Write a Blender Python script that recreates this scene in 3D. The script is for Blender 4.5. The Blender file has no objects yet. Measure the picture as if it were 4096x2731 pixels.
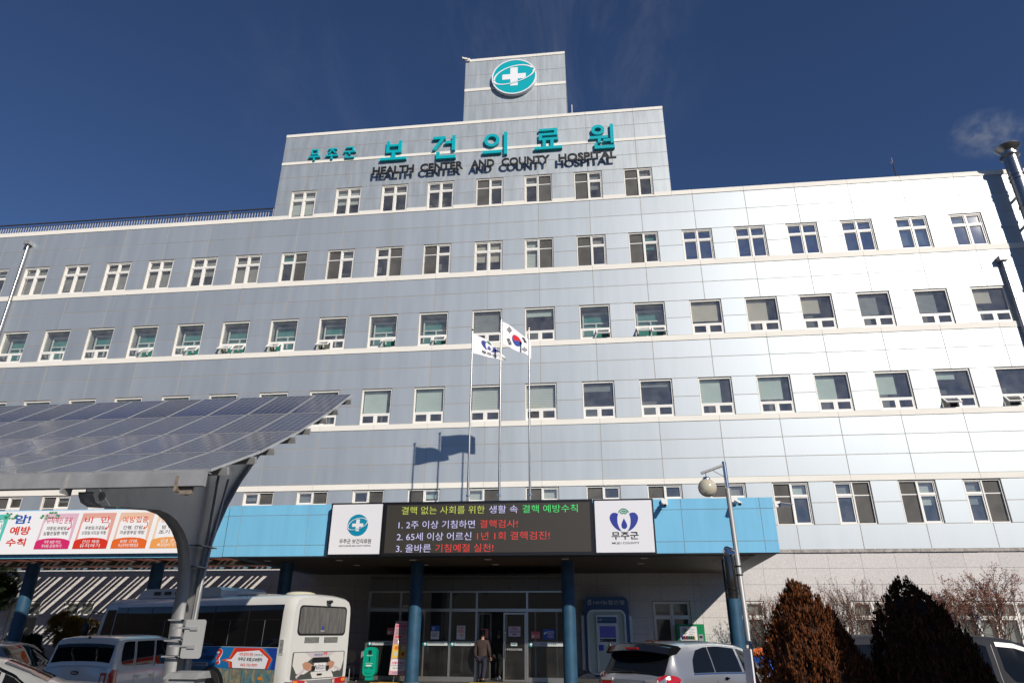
import bpy, math, random
from mathutils import Vector, Matrix
import numpy as np
random.seed(7)
SC = bpy.context.scene
COL = SC.collection
R = math.radians

# ------------------------------------------------------------------ camera
CAM = Vector((0.0, -28.7, 1.62))
PITCH, YAW, ROLL, FPX = R(23.3), R(-6.6878), R(0.2629), 2689.56
def cam_axes():
    cp, sp, cy, sy = math.cos(PITCH), math.sin(PITCH), math.cos(YAW), math.sin(YAW)
    f = Vector((sy*cp, cy*cp, sp)); r = Vector((cy, -sy, 0)); u = r.cross(f)
    c, s = math.cos(ROLL), math.sin(ROLL)
    return c*r + s*u, -s*r + c*u, f
cr_, cu_, cf_ = cam_axes()
cam = bpy.data.cameras.new('camera'); co = bpy.data.objects.new('camera', cam); COL.objects.link(co)
cam.sensor_width = 36; cam.sensor_fit = 'HORIZONTAL'; cam.lens = FPX/4096*36
cam.clip_start = 0.1; cam.clip_end = 5000
co.matrix_world = Matrix(((cr_.x, cu_.x, -cf_.x, CAM.x), (cr_.y, cu_.y, -cf_.y, CAM.y), (cr_.z, cu_.z, -cf_.z, CAM.z), (0, 0, 0, 1)))
SC.camera = co

# ------------------------------------------------------------------ light
SUN = Vector((0.68, -1.0, 0.64)).normalized()
SUN_EL = math.asin(SUN.z); SUN_AZ = math.atan2(SUN.x, SUN.y)
sl = bpy.data.lights.new('sun', 'SUN'); sl.energy = 4.5; sl.angle = R(0.53); sl.color = (1.0, 0.93, 0.82)
so = bpy.data.objects.new('sun', sl); COL.objects.link(so)
so.rotation_euler = SUN.to_track_quat('Z', 'Y').to_euler()
SC.view_settings.view_transform = 'Standard'; SC.view_settings.look = 'None'
SC.view_settings.exposure = 0.0; SC.view_settings.gamma = 1.0
w = bpy.data.worlds.new('World'); SC.world = w; w.use_nodes = True
nt = w.node_tree; nt.nodes.clear()
def N(nt, t, **k):
    n = nt.nodes.new(t)
    for a, v in k.items():
        if a == 'inp':
            for i, x in v.items(): n.inputs[i].default_value = x
        else: setattr(n, a, v)
    return n
sky = N(nt, 'ShaderNodeTexSky', sky_type='NISHITA', sun_disc=False, sun_elevation=SUN_EL, sun_rotation=SUN_AZ,
        altitude=1600, air_density=0.75, dust_density=0.0, ozone_density=5.0)
tc = N(nt, 'ShaderNodeTexCoord')
# thin cirrus wisps high in the northern sky
mp = N(nt, 'ShaderNodeMapping', inp={2: (0.35, 0.75, -0.6), 3: (8.0, 2.6, 4.0)})
nz = N(nt, 'ShaderNodeTexNoise', inp={'Scale': 1.3, 'Detail': 10.0, 'Roughness': 0.66, 'Distortion': 0.7})
rp = N(nt, 'ShaderNodeMapRange', interpolation_type='SMOOTHSTEP', inp={1: 0.42, 2: 0.80, 3: 0.0, 4: 1.0})
L = nt.links.new
L(tc.outputs['Generated'], mp.inputs[0]); L(mp.outputs[0], nz.inputs[0]); L(nz.outputs[0], rp.inputs[0])
def dmask(d, a, b):
    dv = Vector(d).normalized()
    dt = N(nt, 'ShaderNodeVectorMath', operation='DOT_PRODUCT'); dt.inputs[1].default_value = dv
    L(tc.outputs['Generated'], dt.inputs[0])
    m = N(nt, 'ShaderNodeMapRange', interpolation_type='SMOOTHSTEP', inp={1: a, 2: b, 3: 0.0, 4: 1.0})
    L(dt.outputs['Value'], m.inputs[0]); return m
def M2(op, a, b):
    n = N(nt, 'ShaderNodeMath', operation=op)
    for i, x in enumerate((a, b)):
        if isinstance(x, (int, float)): n.inputs[i].default_value = x
        else: L(x, n.inputs[i])
    return n.outputs[0]
m1 = dmask((-0.03, 1.0, 1.10), 0.972, 1.0); m2 = dmask((-0.52, 1.0, 1.0), 0.988, 1.0)
cm = M2('MULTIPLY', M2('MULTIPLY', rp.outputs[0], M2('MAXIMUM', m1.outputs[0], M2('MULTIPLY', m2.outputs[0], 0.35))), 0.20)
mx = N(nt, 'ShaderNodeMix', data_type='RGBA'); mx.inputs['B'].default_value = (3.2, 3.5, 4.3, 1)
hs = N(nt, 'ShaderNodeHueSaturation', inp={'Hue': 0.504, 'Saturation': 1.03, 'Value': 1.10}); L(sky.outputs[0], hs.inputs['Color'])
L(cm, mx.inputs['Factor']); L(hs.outputs[0], mx.inputs['A'])
bg = N(nt, 'ShaderNodeBackground', inp={'Strength': 0.082}); L(mx.outputs['Result'], bg.inputs[0])
wo = N(nt, 'ShaderNodeOutputWorld'); L(bg.outputs[0], wo.inputs[0])

# ------------------------------------------------------------------ materials
def pmat(name, col, rough=0.6, metal=0.0, spec=0.5, coat=0.0, emis=None, es=0.0):
    m = bpy.data.materials.new(name); m.use_nodes = True
    b = m.node_tree.nodes['Principled BSDF']
    b.inputs['Base Color'].default_value = (*col, 1); b.inputs['Roughness'].default_value = rough
    b.inputs['Metallic'].default_value = metal; b.inputs['Specular IOR Level'].default_value = spec
    b.inputs['Coat Weight'].default_value = coat; b.inputs['Coat Roughness'].default_value = 0.05
    if emis: b.inputs['Emission Color'].default_value = (*emis, 1); b.inputs['Emission Strength'].default_value = es
    return m
def vary(m, amount=0.12, scale=3.0, stretch=(1, 1, 1), bump=0.0, bscale=30.0, rough=0.0, island=0.0, detail=6.0):
    """break up a flat colour with noise (weathering), optional bump and per-piece variation"""
    t = m.node_tree; b = t.nodes['Principled BSDF']; LL = t.links.new
    c = b.inputs['Base Color'].default_value[:]
    g = N(t, 'ShaderNodeNewGeometry'); mp = N(t, 'ShaderNodeMapping', inp={3: stretch}); LL(g.outputs['Position'], mp.inputs[0])
    n = N(t, 'ShaderNodeTexNoise', inp={'Scale': scale, 'Detail': detail, 'Roughness': 0.6}); LL(mp.outputs[0], n.inputs[0])
    mr = N(t, 'ShaderNodeMapRange', inp={1: 0.3, 2: 0.7, 3: 1-amount, 4: 1+amount}); LL(n.outputs[0], mr.inputs[0])
    f = mr.outputs[0]
    if island:
        mi = N(t, 'ShaderNodeMapRange', inp={1: 0, 2: 1, 3: 1-island, 4: 1+island}); LL(g.outputs['Random Per Island'], mi.inputs[0])
        mm = N(t, 'ShaderNodeMath', operation='MULTIPLY'); LL(f, mm.inputs[0]); LL(mi.outputs[0], mm.inputs[1]); f = mm.outputs[0]
    v = N(t, 'ShaderNodeVectorMath', operation='SCALE'); v.inputs[0].default_value = c[:3]; LL(f, v.inputs['Scale'])
    LL(v.outputs[0], b.inputs['Base Color'])
    if rough:
        r0 = b.inputs['Roughness'].default_value
        mr2 = N(t, 'ShaderNodeMapRange', inp={1: 0.3, 2: 0.7, 3: r0-rough, 4: r0+rough}); LL(n.outputs[0], mr2.inputs[0]); LL(mr2.outputs[0], b.inputs['Roughness'])
    if bump:
        n2 = N(t, 'ShaderNodeTexNoise', inp={'Scale': bscale, 'Detail': 4.0}); LL(mp.outputs[0], n2.inputs[0])
        bp = N(t, 'ShaderNodeBump', inp={'Strength': bump, 'Distance': 0.02}); LL(n2.outputs[0], bp.inputs['Height']); LL(bp.outputs[0], b.inputs['Normal'])
    return m
def glassmat(name, tint, refl=1.6, gcol=(1, 1, 1), rough=0.02, dust_veil=0.02):
    m = bpy.data.materials.new(name); m.use_nodes = True; t = m.node_tree; t.nodes.clear(); LL = t.links.new
    tr = N(t, 'ShaderNodeBsdfTransparent', inp={0: (*tint, 1)})
    gl = N(t, 'ShaderNodeBsdfGlossy', inp={0: (*gcol, 1), 'Roughness': rough})
    ge = N(t, 'ShaderNodeNewGeometry'); dt = N(t, 'ShaderNodeVectorMath', operation='DOT_PRODUCT'); LL(ge.outputs['Normal'], dt.inputs[0]); LL(ge.outputs['Incoming'], dt.inputs[1])
    ab = N(t, 'ShaderNodeMath', operation='ABSOLUTE'); LL(dt.outputs['Value'], ab.inputs[0])
    om = N(t, 'ShaderNodeMath', operation='SUBTRACT', inp={0: 1.0}); LL(ab.outputs[0], om.inputs[1])
    pw = N(t, 'ShaderNodeMath', operation='POWER', inp={1: 4.0}); LL(om.outputs[0], pw.inputs[0])
    fr = N(t, 'ShaderNodeMapRange', inp={1: 0.0, 2: 1.0, 3: 0.05, 4: 0.9}); LL(pw.outputs[0], fr.inputs[0])
    mu = N(t, 'ShaderNodeMath', operation='MULTIPLY', inp={1: refl}, use_clamp=True)
    ms = N(t, 'ShaderNodeMixShader'); o = N(t, 'ShaderNodeOutputMaterial')
    g = N(t, 'ShaderNodeNewGeometry'); n = N(t, 'ShaderNodeTexNoise', inp={'Scale': 0.9, 'Detail': 1.0}); LL(g.outputs['Position'], n.inputs[0])
    bp = N(t, 'ShaderNodeBump', inp={'Strength': 0.05, 'Distance': 0.05}); LL(n.outputs[0], bp.inputs['Height']); LL(bp.outputs[0], gl.inputs['Normal'])
    LL(fr.outputs[0], mu.inputs[0]); LL(mu.outputs[0], ms.inputs[0]); LL(tr.outputs[0], ms.inputs[1]); LL(gl.outputs[0], ms.inputs[2]); df = N(t, 'ShaderNodeBsdfDiffuse', inp={0: (.75, .72, .68, 1)}); du = N(t, 'ShaderNodeTexNoise', inp={'Scale': 2.3, 'Detail': 5.0}); LL(g.outputs['Position'], du.inputs[0])
    dr_ = N(t, 'ShaderNodeMapRange', inp={1: .3, 2: .75, 3: dust_veil*.5, 4: dust_veil*1.6}); LL(du.outputs[0], dr_.inputs[0])  # pale film: dust, plus grey veiling reflection put into the colour
    m3 = N(t, 'ShaderNodeMixShader'); LL(dr_.outputs[0], m3.inputs[0]); LL(ms.outputs[0], m3.inputs[1]); LL(df.outputs[0], m3.inputs[2]); LL(m3.outputs[0], o.inputs[0])
    return m
def stripes(m, axis, period, dark, duty=0.25):
    """a fine repeating line in the object's own material (blind slats, soffit boards)"""
    t = m.node_tree; b = t.nodes['Principled BSDF']; LL = t.links.new; c = b.inputs['Base Color'].default_value[:]
    g = N(t, 'ShaderNodeNewGeometry'); s = N(t, 'ShaderNodeSeparateXYZ'); LL(g.outputs['Position'], s.inputs[0])
    d = N(t, 'ShaderNodeMath', operation='DIVIDE', inp={1: period}); LL(s.outputs[axis], d.inputs[0])
    f = N(t, 'ShaderNodeMath', operation='FRACT'); LL(d.outputs[0], f.inputs[0])
    l = N(t, 'ShaderNodeMath', operation='LESS_THAN', inp={1: duty}); LL(f.outputs[0], l.inputs[0])
    mx = N(t, 'ShaderNodeMix', data_type='RGBA'); mx.inputs['A'].default_value = c; mx.inputs['B'].default_value = (c[0]*dark, c[1]*dark, c[2]*dark, 1)
    LL(l.outputs[0], mx.inputs['Factor']); LL(mx.outputs['Result'], b.inputs['Base Color']); return m
MT = {}
MT['panel'] = vary(pmat('aluminium panel', (0.42, 0.46, 0.495), 0.53, 0.55), 0.05, 0.9, (2.2, 1, 0.2), island=0.035, rough=0.03)
MT['penthouse'] = vary(pmat('weathered aluminium panel', (0.42, 0.455, 0.48), 0.53, 0.55), 0.10, 1.5, (2.4, 1, 0.28), island=0.03, rough=0.05)
MT['band'] = vary(pmat('cream band', (0.78, 0.745, 0.68), 0.55, 0, 0.3), 0.04, 0.8, (1, 1, 4))
MT['seal'] = pmat('joint sealant', (0.37, 0.335, 0.295), 0.9)
MT['reveal'] = pmat('window reveal', (0.45, 0.42, 0.38), 0.8)
MT['pvc'] = vary(pmat('cream window frame', (0.80, 0.78, 0.74), 0.4, 0, 0.4), 0.04, 2.0)
MT['screen'] = vary(pmat('insect screen', (0.075, 0.072, 0.068), 0.7), 0.35, 1.2)
MT['glass'] = glassmat('window glass', (0.76, 0.82, 0.81), 2.9, dust_veil=.075)
MT['glass_sky'] = glassmat('reflecting window glass', (0.5, 0.54, 0.56), 9.0, dust_veil=.05)
MT['inside'] = vary(pmat('dim interior', (0.20, 0.19, 0.18), 0.9), 0.6, 0.45)
MT['roofing'] = pmat('roof membrane', (0.3, 0.3, 0.3), 0.9)
MT['blind_white'] = stripes(pmat('white blind', (0.66, 0.65, 0.6), 0.8), 2, 0.075, 0.72, 0.3)
MT['blind_plain'] = vary(pmat('pale green roller blind', (0.60, 0.64, 0.58), 0.8), 0.05, 1.0)
MT['blind_beige'] = vary(pmat('beige roller blind', (0.62, 0.52, 0.42), 0.8), 0.05, 1.0)
MT['blind_grey'] = stripes(pmat('grey blind', (0.32, 0.31, 0.30), 0.7), 2, 0.06, 0.5, 0.35)
MT['blind_teal'] = stripes(pmat('teal blind', (0.05, 0.25, 0.22), 0.7), 2, 0.07, 0.7, 0.3)
MT['curtain'] = vary(pmat('curtain', (0.34, 0.30, 0.26), 0.9), 0.25, 3.0, (6, 1, 0.3))
MT['granite'] = vary(pmat('granite cladding', (0.56, 0.53, 0.52), 0.65, 0, 0.3), 0.16, 26.0, bump=0.05, bscale=60, island=0.05)
MT['ledge'] = vary(pmat('rough granite ledge', (0.36, 0.33, 0.31), 0.9), 0.4, 6.0, bump=1.0, bscale=9)
MT['teal'] = pmat('teal sign letter', (0.0, 0.39, 0.45), 0.35, 0, 0.5)
MT['tealside'] = pmat('teal letter side', (0.0, 0.16, 0.18), 0.4)
MT['black'] = pmat('black letter', (0.012, 0.012, 0.013), 0.45)
MT['signwhite'] = pmat('sign face white', (0.70, 0.70, 0.74), 0.4)
MT['pure'] = pmat('white face', (0.82, 0.82, 0.85), 0.4)
MT['steel'] = vary(pmat('stainless steel', (0.62, 0.60, 0.58), 0.22, 1.0), 0.06, 2.0)
MT['strut'] = pmat('pale railing bar', (.58, .57, .55), .4, .2)
MT['dullsteel'] = vary(pmat('dull steel', (0.36, 0.35, 0.34), 0.28, 0.95), 0.15, 1.5, (1, 1, .3))
MT['darksteel'] = pmat('dark rail', (0.09, 0.075, 0.06), 0.45, 0.6)
MT['galv'] = vary(pmat('galvanised steel', (0.37, 0.37, 0.37), 0.5, 0.45), 0.13, 3.0, (1, 1, 0.6), rough=0.08)
MT['rust'] = vary(pmat('rusty steel', (0.22, 0.18, 0.145), 0.8, 0.2), 0.45, 12)
MT['sky_blue'] = vary(pmat('sky blue fascia panel', (0.17, 0.46, 0.68), 0.32, 0, 0.5), 0.07, 0.9, (3.2, 3.2, 0.4), island=0.02)
MT['blue_dark'] = pmat('blue grey trim', (0.10, 0.17, 0.21), 0.5)
MT['soffit'] = stripes(vary(pmat('brown soffit boards', (0.10, 0.07, 0.048), 0.6), 0.0), 0, 0.12, 0.25, 0.08)
MT['column'] = vary(pmat('blue painted column', (0.022, 0.075, 0.135), 0.5, 0, 0.4), 0.25, 3.0)
MT['bframe'] = pmat('black sign casing', (0.008, 0.008, 0.010), 0.35)
MT['led'] = pmat('dark display face', (0.022, 0.019, 0.015), 0.5, emis=(0.030, 0.026, 0.020), es=0.45)
def emat(n, c, s): return pmat(n, (0.02, 0.02, 0.02), 0.5, emis=c, es=s)
MT['led_y'] = emat('lit yellow dots', (0.55, 0.62, 0.08), 1.0); MT['led_w'] = emat('lit white dots', (0.62, 0.60, 0.95), 1.0)
MT['led_g'] = emat('lit green dots', (0.05, 0.75, 0.16), 1.0); MT['led_r'] = emat('lit red dots', (0.75, 0.025, 0.018), 1.0)
MT['asphalt'] = vary(pmat('asphalt', (0.042, 0.042, 0.043), 0.9), 0.2, 5, bump=0.3, bscale=80)
MT['paving'] = vary(pmat('porch paving', (0.07, 0.068, 0.065), 0.75), 0.15, 4)
MT['kerb'] = vary(pmat('kerb stone', (0.32, 0.31, 0.29), 0.85), 0.15, 6)
MT['tactile'] = pmat('yellow tactile tile', (0.72, 0.40, 0.03), 0.7)
MT['brown_wood'] = vary(pmat('red brown slat', (0.17, 0.055, 0.04), 0.5), 0.2, 3)
MT['alu'] = vary(pmat('entrance aluminium', (0.42, 0.41, 0.39), 0.32, 0.85), 0.06, 2)
MT['doorglass'] = glassmat('entrance glass', (0.55, 0.58, 0.56), 1.3)
MT['greypanel'] = vary(pmat('grey header panel', (0.12, 0.115, 0.105), 0.5), 0.06, 1)
MT['rubber'] = pmat('tyre rubber', (0.018, 0.018, 0.018), 0.85)
MT['rim'] = pmat('wheel rim', (0.5, 0.5, 0.5), 0.3, 0.9)
MT['carglass'] = pmat('tinted car glass', (0.006, 0.007, 0.008), 0.04, 0, 0.35)
MT['chrome'] = pmat('chrome', (0.75, 0.76, 0.78), 0.08, 1.0)
MT['plastic'] = pmat('black plastic', (0.012, 0.012, 0.012), 0.4)
MT['redlamp'] = pmat('red tail lamp', (0.42, 0.008, 0.010), 0.08, 0, 0.7, 1.0)
MT['clearlamp'] = pmat('clear lamp', (0.62, 0.58, 0.56), 0.12, 0.2, 0.7, 1.0)
MT['amber'] = pmat('amber lamp', (0.75, 0.22, 0.02), 0.15, 0, 0.6, 1.0)

# ------------------------------------------------------------------ mesh helpers
class MB:
    def __init__(s): s.v = []; s.f = []
    def quad(s, a, b, c, d):
        n = len(s.v); s.v += [tuple(a), tuple(b), tuple(c), tuple(d)]; s.f.append((n, n+1, n+2, n+3))
    def box(s, x0, x1, y0, y1, z0, z1):
        n = len(s.v)
        s.v += [(x0, y0, z0), (x1, y0, z0), (x1, y1, z0), (x0, y1, z0), (x0, y0, z1), (x1, y0, z1), (x1, y1, z1), (x0, y1, z1)]
        for f in ((3, 2, 1, 0), (4, 5, 6, 7), (0, 1, 5, 4), (1, 2, 6, 5), (2, 3, 7, 6), (3, 0, 4, 7)): s.f.append(tuple(n+i for i in f))
        return s
    def obox(s, c, ax, ay, az, hx, hy, hz):
        c = Vector(c); ax, ay, az = Vector(ax).normalized(), Vector(ay).normalized(), Vector(az).normalized(); n = len(s.v)
        for dz in (-1, 1):
            for dx, dy in ((-1, -1), (1, -1), (1, 1), (-1, 1)): s.v.append(tuple(c + ax*hx*dx + ay*hy*dy + az*hz*dz))
        for f in ((3, 2, 1, 0), (4, 5, 6, 7), (0, 1, 5, 4), (1, 2, 6, 5), (2, 3, 7, 6), (3, 0, 4, 7)): s.f.append(tuple(n+i for i in f))
        return s
    def tube(s, pts, rad, seg=10, cap=True):
        pts = [Vector(p) for p in pts]; rings = []
        if not isinstance(rad, (list, tuple)): rad = [rad]*len(pts)
        for i, p in enumerate(pts):
            d = (pts[min(i+1, len(pts)-1)] - pts[max(i-1, 0)]).normalized()
            a = d.cross(Vector((0, 0, 1)) if abs(d.z) < 0.95 else Vector((1, 0, 0))).normalized(); b = d.cross(a)
            n = len(s.v); rings.append(n)
            for k in range(seg):
                t = 2*math.pi*k/seg; s.v.append(tuple(p + (a*math.cos(t) + b*math.sin(t))*rad[i]))
        for i in range(len(pts)-1):
            for k in range(seg):
                k2 = (k+1) % seg; s.f.append((rings[i]+k, rings[i]+k2, rings[i+1]+k2, rings[i+1]+k))
        if cap:
            s.f.append(tuple(rings[0]+k for k in reversed(range(seg)))); s.f.append(tuple(rings[-1]+k for k in range(seg)))
        return s
    def lathe(s, prof, c=(0, 0, 0), seg=24, axis=(0, 0, 1)):
        az = Vector(axis).normalized(); ax = az.orthogonal().normalized(); ay = az.cross(ax); c = Vector(c); rings = []
        for r, h in prof:
            rings.append(len(s.v))
            for k in range(seg):
                t = 2*math.pi*k/seg; s.v.append(tuple(c + az*h + (ax*math.cos(t) + ay*math.sin(t))*max(r, 1e-4)))
        for i in range(len(prof)-1):
            for k in range(seg):
                k2 = (k+1) % seg; s.f.append((rings[i]+k, rings[i]+k2, rings[i+1]+k2, rings[i+1]+k))
        return s
    def sphere(s, c, r, seg=20, rings=12, sc=(1, 1, 1)):
        n0 = len(s.v); s.lathe([(r*math.sin(math.pi*i/rings), -r*math.cos(math.pi*i/rings)) for i in range(rings+1)], (0, 0, 0), seg)
        for i in range(n0, len(s.v)):
            x, y, z = s.v[i]; s.v[i] = (c[0]+x*sc[0], c[1]+y*sc[1], c[2]+z*sc[2])
        return s
    def prism(s, pts, o, u, v, n, depth=0.0):
        """a flat outline in (u,v) with thickness along n (n points at the viewer)"""
        o, u, v, nn = Vector(o), Vector(u), Vector(v), Vector(n); k = len(s.v); m = len(pts)
        ar = sum(pts[i][0]*pts[(i+1) % m][1] - pts[(i+1) % m][0]*pts[i][1] for i in range(m))
        if (ar > 0) != (u.cross(v).dot(nn) > 0): pts = list(reversed(pts))
        for a, b in pts: s.v.append(tuple(o + u*a + v*b + nn*depth))
        s.f.append(tuple(range(k, k+m)))
        if depth:
            for a, b in pts: s.v.append(tuple(o + u*a + v*b))
            for i in range(m):
                j = (i+1) % m; s.f.append((k+i, k+m+i, k+m+j, k+j))
        return s
    def add(s, v, f, fn):
        n = len(s.v); s.v += [tuple(fn(p)) for p in v]; s.f += [tuple(n+i for i in q) for q in f]; return s
    def build(s, name, mat, parent=None, smooth=False, local=False):
        me = bpy.data.meshes.new(name); me.from_pydata(s.v, [], s.f); me.update()
        if mat: me.materials.append(MT[mat] if isinstance(mat, str) else mat)
        if smooth:
            me.polygons.foreach_set('use_smooth', [True]*len(me.polygons))
            try: me.set_sharp_from_angle(angle=R(38))
            except Exception: pass
        o = bpy.data.objects.new(name, me); COL.objects.link(o)
        if parent:
            o.parent = parent
            if not local: o.matrix_parent_inverse = wmat(parent).inverted()
        return o
def wmat(o):
    m = o.matrix_basis.copy()
    while o.parent: m = o.parent.matrix_basis @ (o.matrix_parent_inverse @ m); o = o.parent
    return m
def thing(name, label, cat, loc=(0, 0, 0), rz=0.0, group=None):
    o = bpy.data.objects.new(name, None); COL.objects.link(o); o.location = loc; o.rotation_euler = (0, 0, rz); o.empty_display_size = 0.2
    o['label'] = label; o['category'] = cat
    if group: o['group'] = group
    return o
def tag(o, label, cat, group=None):
    o['label'] = label; o['category'] = cat
    if group: o['group'] = group
    return o
def struct(o): o['kind'] = 'structure'; return o
_tc = {}
def textmesh(body, bold):
    k = (body, bold)
    if k not in _tc:
        cu = bpy.data.curves.new('t', 'FONT'); cu.body = body; cu.size = 1; cu.offset = bold; cu.resolution_u = 3; cu.align_x = 'LEFT'
        o = bpy.data.objects.new('t', cu); COL.objects.link(o)
        me = bpy.data.meshes.new_from_object(o.evaluated_get(bpy.context.evaluated_depsgraph_get()))
        v = [p.co[:2] for p in me.vertices]; f = [tuple(p.vertices) for p in me.polygons]
        e = {}
        for q in f:
            for i in range(len(q)):
                a, b = q[i], q[(i+1) % len(q)]; kk = (min(a, b), max(a, b)); e[kk] = None if kk in e else (a, b)
        _tc[k] = (v, f, [x for x in e.values() if x])
        bpy.data.objects.remove(o); bpy.data.curves.remove(cu); bpy.data.meshes.remove(me)
    return _tc[k]
def text(mb, body, o, u, v, n, box, depth=0.003, bold=0.0, shear=0.0, side=None, keep=False):
    """real lettering, fitted to box (u0,u1,v0,v1) on the plane o,u,v; keep = keep the letters' own proportions (height fits)"""
    vs, fs, ed = textmesh(body, bold)
    if not vs: return mb
    xs = [p[0] for p in vs]; ys = [p[1] for p in vs]
    sx = (box[1]-box[0])/(max(xs)-min(xs)); sy = (box[3]-box[2])/(max(ys)-min(ys))
    u0 = box[0]
    if keep: sx = sy; u0 = (box[0]+box[1])/2 - (max(xs)-min(xs))*sx/2
    o, u, v, n = Vector(o), Vector(u), Vector(v), Vector(n)
    P = [o + u*(u0+(x-min(xs))*sx + shear*(y-min(ys))*sy) + v*(box[2]+(y-min(ys))*sy) for x, y in vs]
    flip = (u.cross(v)).dot(n) < 0
    k = len(mb.v); mb.v += [tuple(p + n*depth) for p in P]
    for q in fs: mb.f.append(tuple(k+i for i in (reversed(q) if flip else q)))
    sm = side or mb
    k2 = len(sm.v); m = len(P); sm.v += [tuple(p + n*depth) for p in P] + [tuple(p) for p in P]
    for a, b in ed: sm.f.append((k2+b, k2+a, k2+m+a, k2+m+b))
    return mb
def circ(cx, cy, rx, ry=None, n=48, rot=0, a0=0, a1=2*math.pi, closed=True):
    ry = rx if ry is None else ry; out = []
    for i in range(n if closed else n+1):
        t = a0 + (a1-a0)*i/n; x, y = rx*math.cos(t), ry*math.sin(t)
        out.append((cx + x*math.cos(rot) - y*math.sin(rot), cy + x*math.sin(rot) + y*math.cos(rot)))
    return out
def arcband(cx, cy, r0, r1, a0, a1, n=30, ry=1.0, rot=0):
    o = circ(cx, cy, r1, r1*ry, n, rot, a0, a1, False); i = circ(cx, cy, r0, r0*ry, n, rot, a0, a1, False)
    return o + list(reversed(i))
UX, UZ, NF = (1, 0, 0), (0, 0, 1), (0, -1, 0)

# ------------------------------------------------------------------ ground
ZG = -0.32
g = MB(); g.quad((-900, -900, ZG), (900, -900, ZG), (900, 900, ZG), (-900, 900, ZG)); struct(g.build('ground', 'asphalt'))
p = MB().box(-13.4, 6.2, -6.6, -0.05, -0.3, 0.06); struct(p.build('porch_paving', 'paving'))
p = MB().box(-13.6, 6.4, -6.8, -6.605, -0.3, 0.05); struct(p.build('kerb', 'kerb'))
p = MB().box(-40, -13.65, -2.6, -0.05, -0.3, 0.02); p.box(6.45, 30, -2.6, -0.05, -0.3, 0.02); struct(p.build('planting_bed', pmat('soil', (0.07, 0.05, 0.035), 0.95)))
p = MB()
for x0, x1, y0, y1 in ((-4.2, -2.3, -4.55, -4.2), (-3.6, -3.25, -6.3, -4.55), (-7.4, -6.2, -4.95, -4.6), (-9.2, -7.3, -5.6, -5.3)):
    p.box(x0, x1, y0, y1, 0.0, 0.07)
    nx = max(1, int((x1-x0)/0.08))
    for i in range(nx): p.box(x0+i*(x1-x0)/nx+0.015, x0+i*(x1-x0)/nx+0.055, y0+0.02, y1-0.02, 0.07, 0.075)
struct(p.build('tactile_paving', 'tactile'))

# ------------------------------------------------------------------ hospital
CX = [-36.5, -34.1, -31.65, -29.247, -26.888, -24.478, -22.077, -19.63, -17.216, -14.696, -12.202, -9.662, -7.179, -4.57, -2.048, 0.531, 3.067, 5.627, 8.112, 10.516, 13.001, 15.445, 17.857, 20.3, 22.75, 25.2]
def cx(i): return CX[i+2]            # column 1 is the first one in view
XL, XR = -37.7, 26.4
hosp = thing('hospital_building', 'five storey silver panelled hospital with cream bands and a square roof tower', 'building', (0, 0, 0))
panel = MB(); pent = MB(); band = MB(); seal = MB(); rev = MB()
def plate(mb, x0, x1, z0, z1, y=-0.02, gap=0.014, t=0.018):
    j = [random.uniform(-0.0025, 0.0025) for _ in range(4)]
    a, b, c, d = (x0+gap, y+j[0], z0+gap), (x1-gap, y+j[1], z0+gap), (x1-gap, y+j[2], z1-gap), (x0+gap, y+j[3], z1-gap)
    n = len(mb.v); mb.v += [a, b, c, d] + [(q[0], y+t, q[2]) for q in (a, b, c, d)]
    for f in ((0, 1, 2, 3), (0, 4, 5, 1), (1, 5, 6, 2), (2, 6, 7, 3), (3, 7, 4, 0)): mb.f.append(tuple(n+i for i in f))
def fullrow(mb, z0, z1, xs):
    for a, b in zip(xs[:-1], xs[1:]): plate(mb, a, b, z0, z1)
    seal.quad((xs[0], -.012, z0), (xs[-1], -.012, z0), (xs[-1], -.012, z1), (xs[0], -.012, z1))
def winrow(mb, zs, xs0, xs1, cents, hw):
    """piers between windows; zs runs bottom, middle, top"""
    edges = [xs0]
    for c in cents: edges += [c-hw, c+hw]
    edges.append(xs1)
    for a, b in zip(edges[0::2], edges[1::2]):
        if b-a < 0.05: continue
        for z0, z1 in zip(zs[:-1], zs[1:]): plate(mb, a, b, z0, z1)
        seal.quad((a, -.012, zs[0]), (b, -.012, zs[0]), (b, -.012, zs[-1]), (a, -.012, zs[-1]))
def bandrow(z0, z1, xs, y=-0.045):
    m = MB()
    for a, b in zip(xs[:-1], xs[1:]): plate(m, a, b, z0, z1, y, 0.005, 0.05)
    m.build('cream_band', 'band', hosp)
J = [XL] + CX[1:-1] + [XR]
HW = 0.71
WC = [c for c in CX[1:-1] if c < 19]
for z0, z1 in ((20.62, 21.63), (19.6, 20.62), (16.7, 17.6), (15.77, 16.7), (12.92, 13.76), (11.95, 12.92), (9.18, 9.97), (8.36, 9.18), (7.53, 8.36), (4.62, 5.57)): fullrow(panel, z0, z1, J)
winrow(panel, (17.88, 18.75, 19.6), XL, XR, WC, HW); winrow(panel, (14.03, 14.9, 15.77), XL, XR, WC, HW)
winrow(panel, (10.22, 11.1, 11.95), XL, XR, WC, HW); winrow(panel, (5.57, 6.43, 7.28), XL, XR, WC, HW)
for z0, z1 in ((17.6, 17.88), (13.76, 14.03), (9.97, 10.22), (7.28, 7.53)): bandrow(z0, z1, J)
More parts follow.
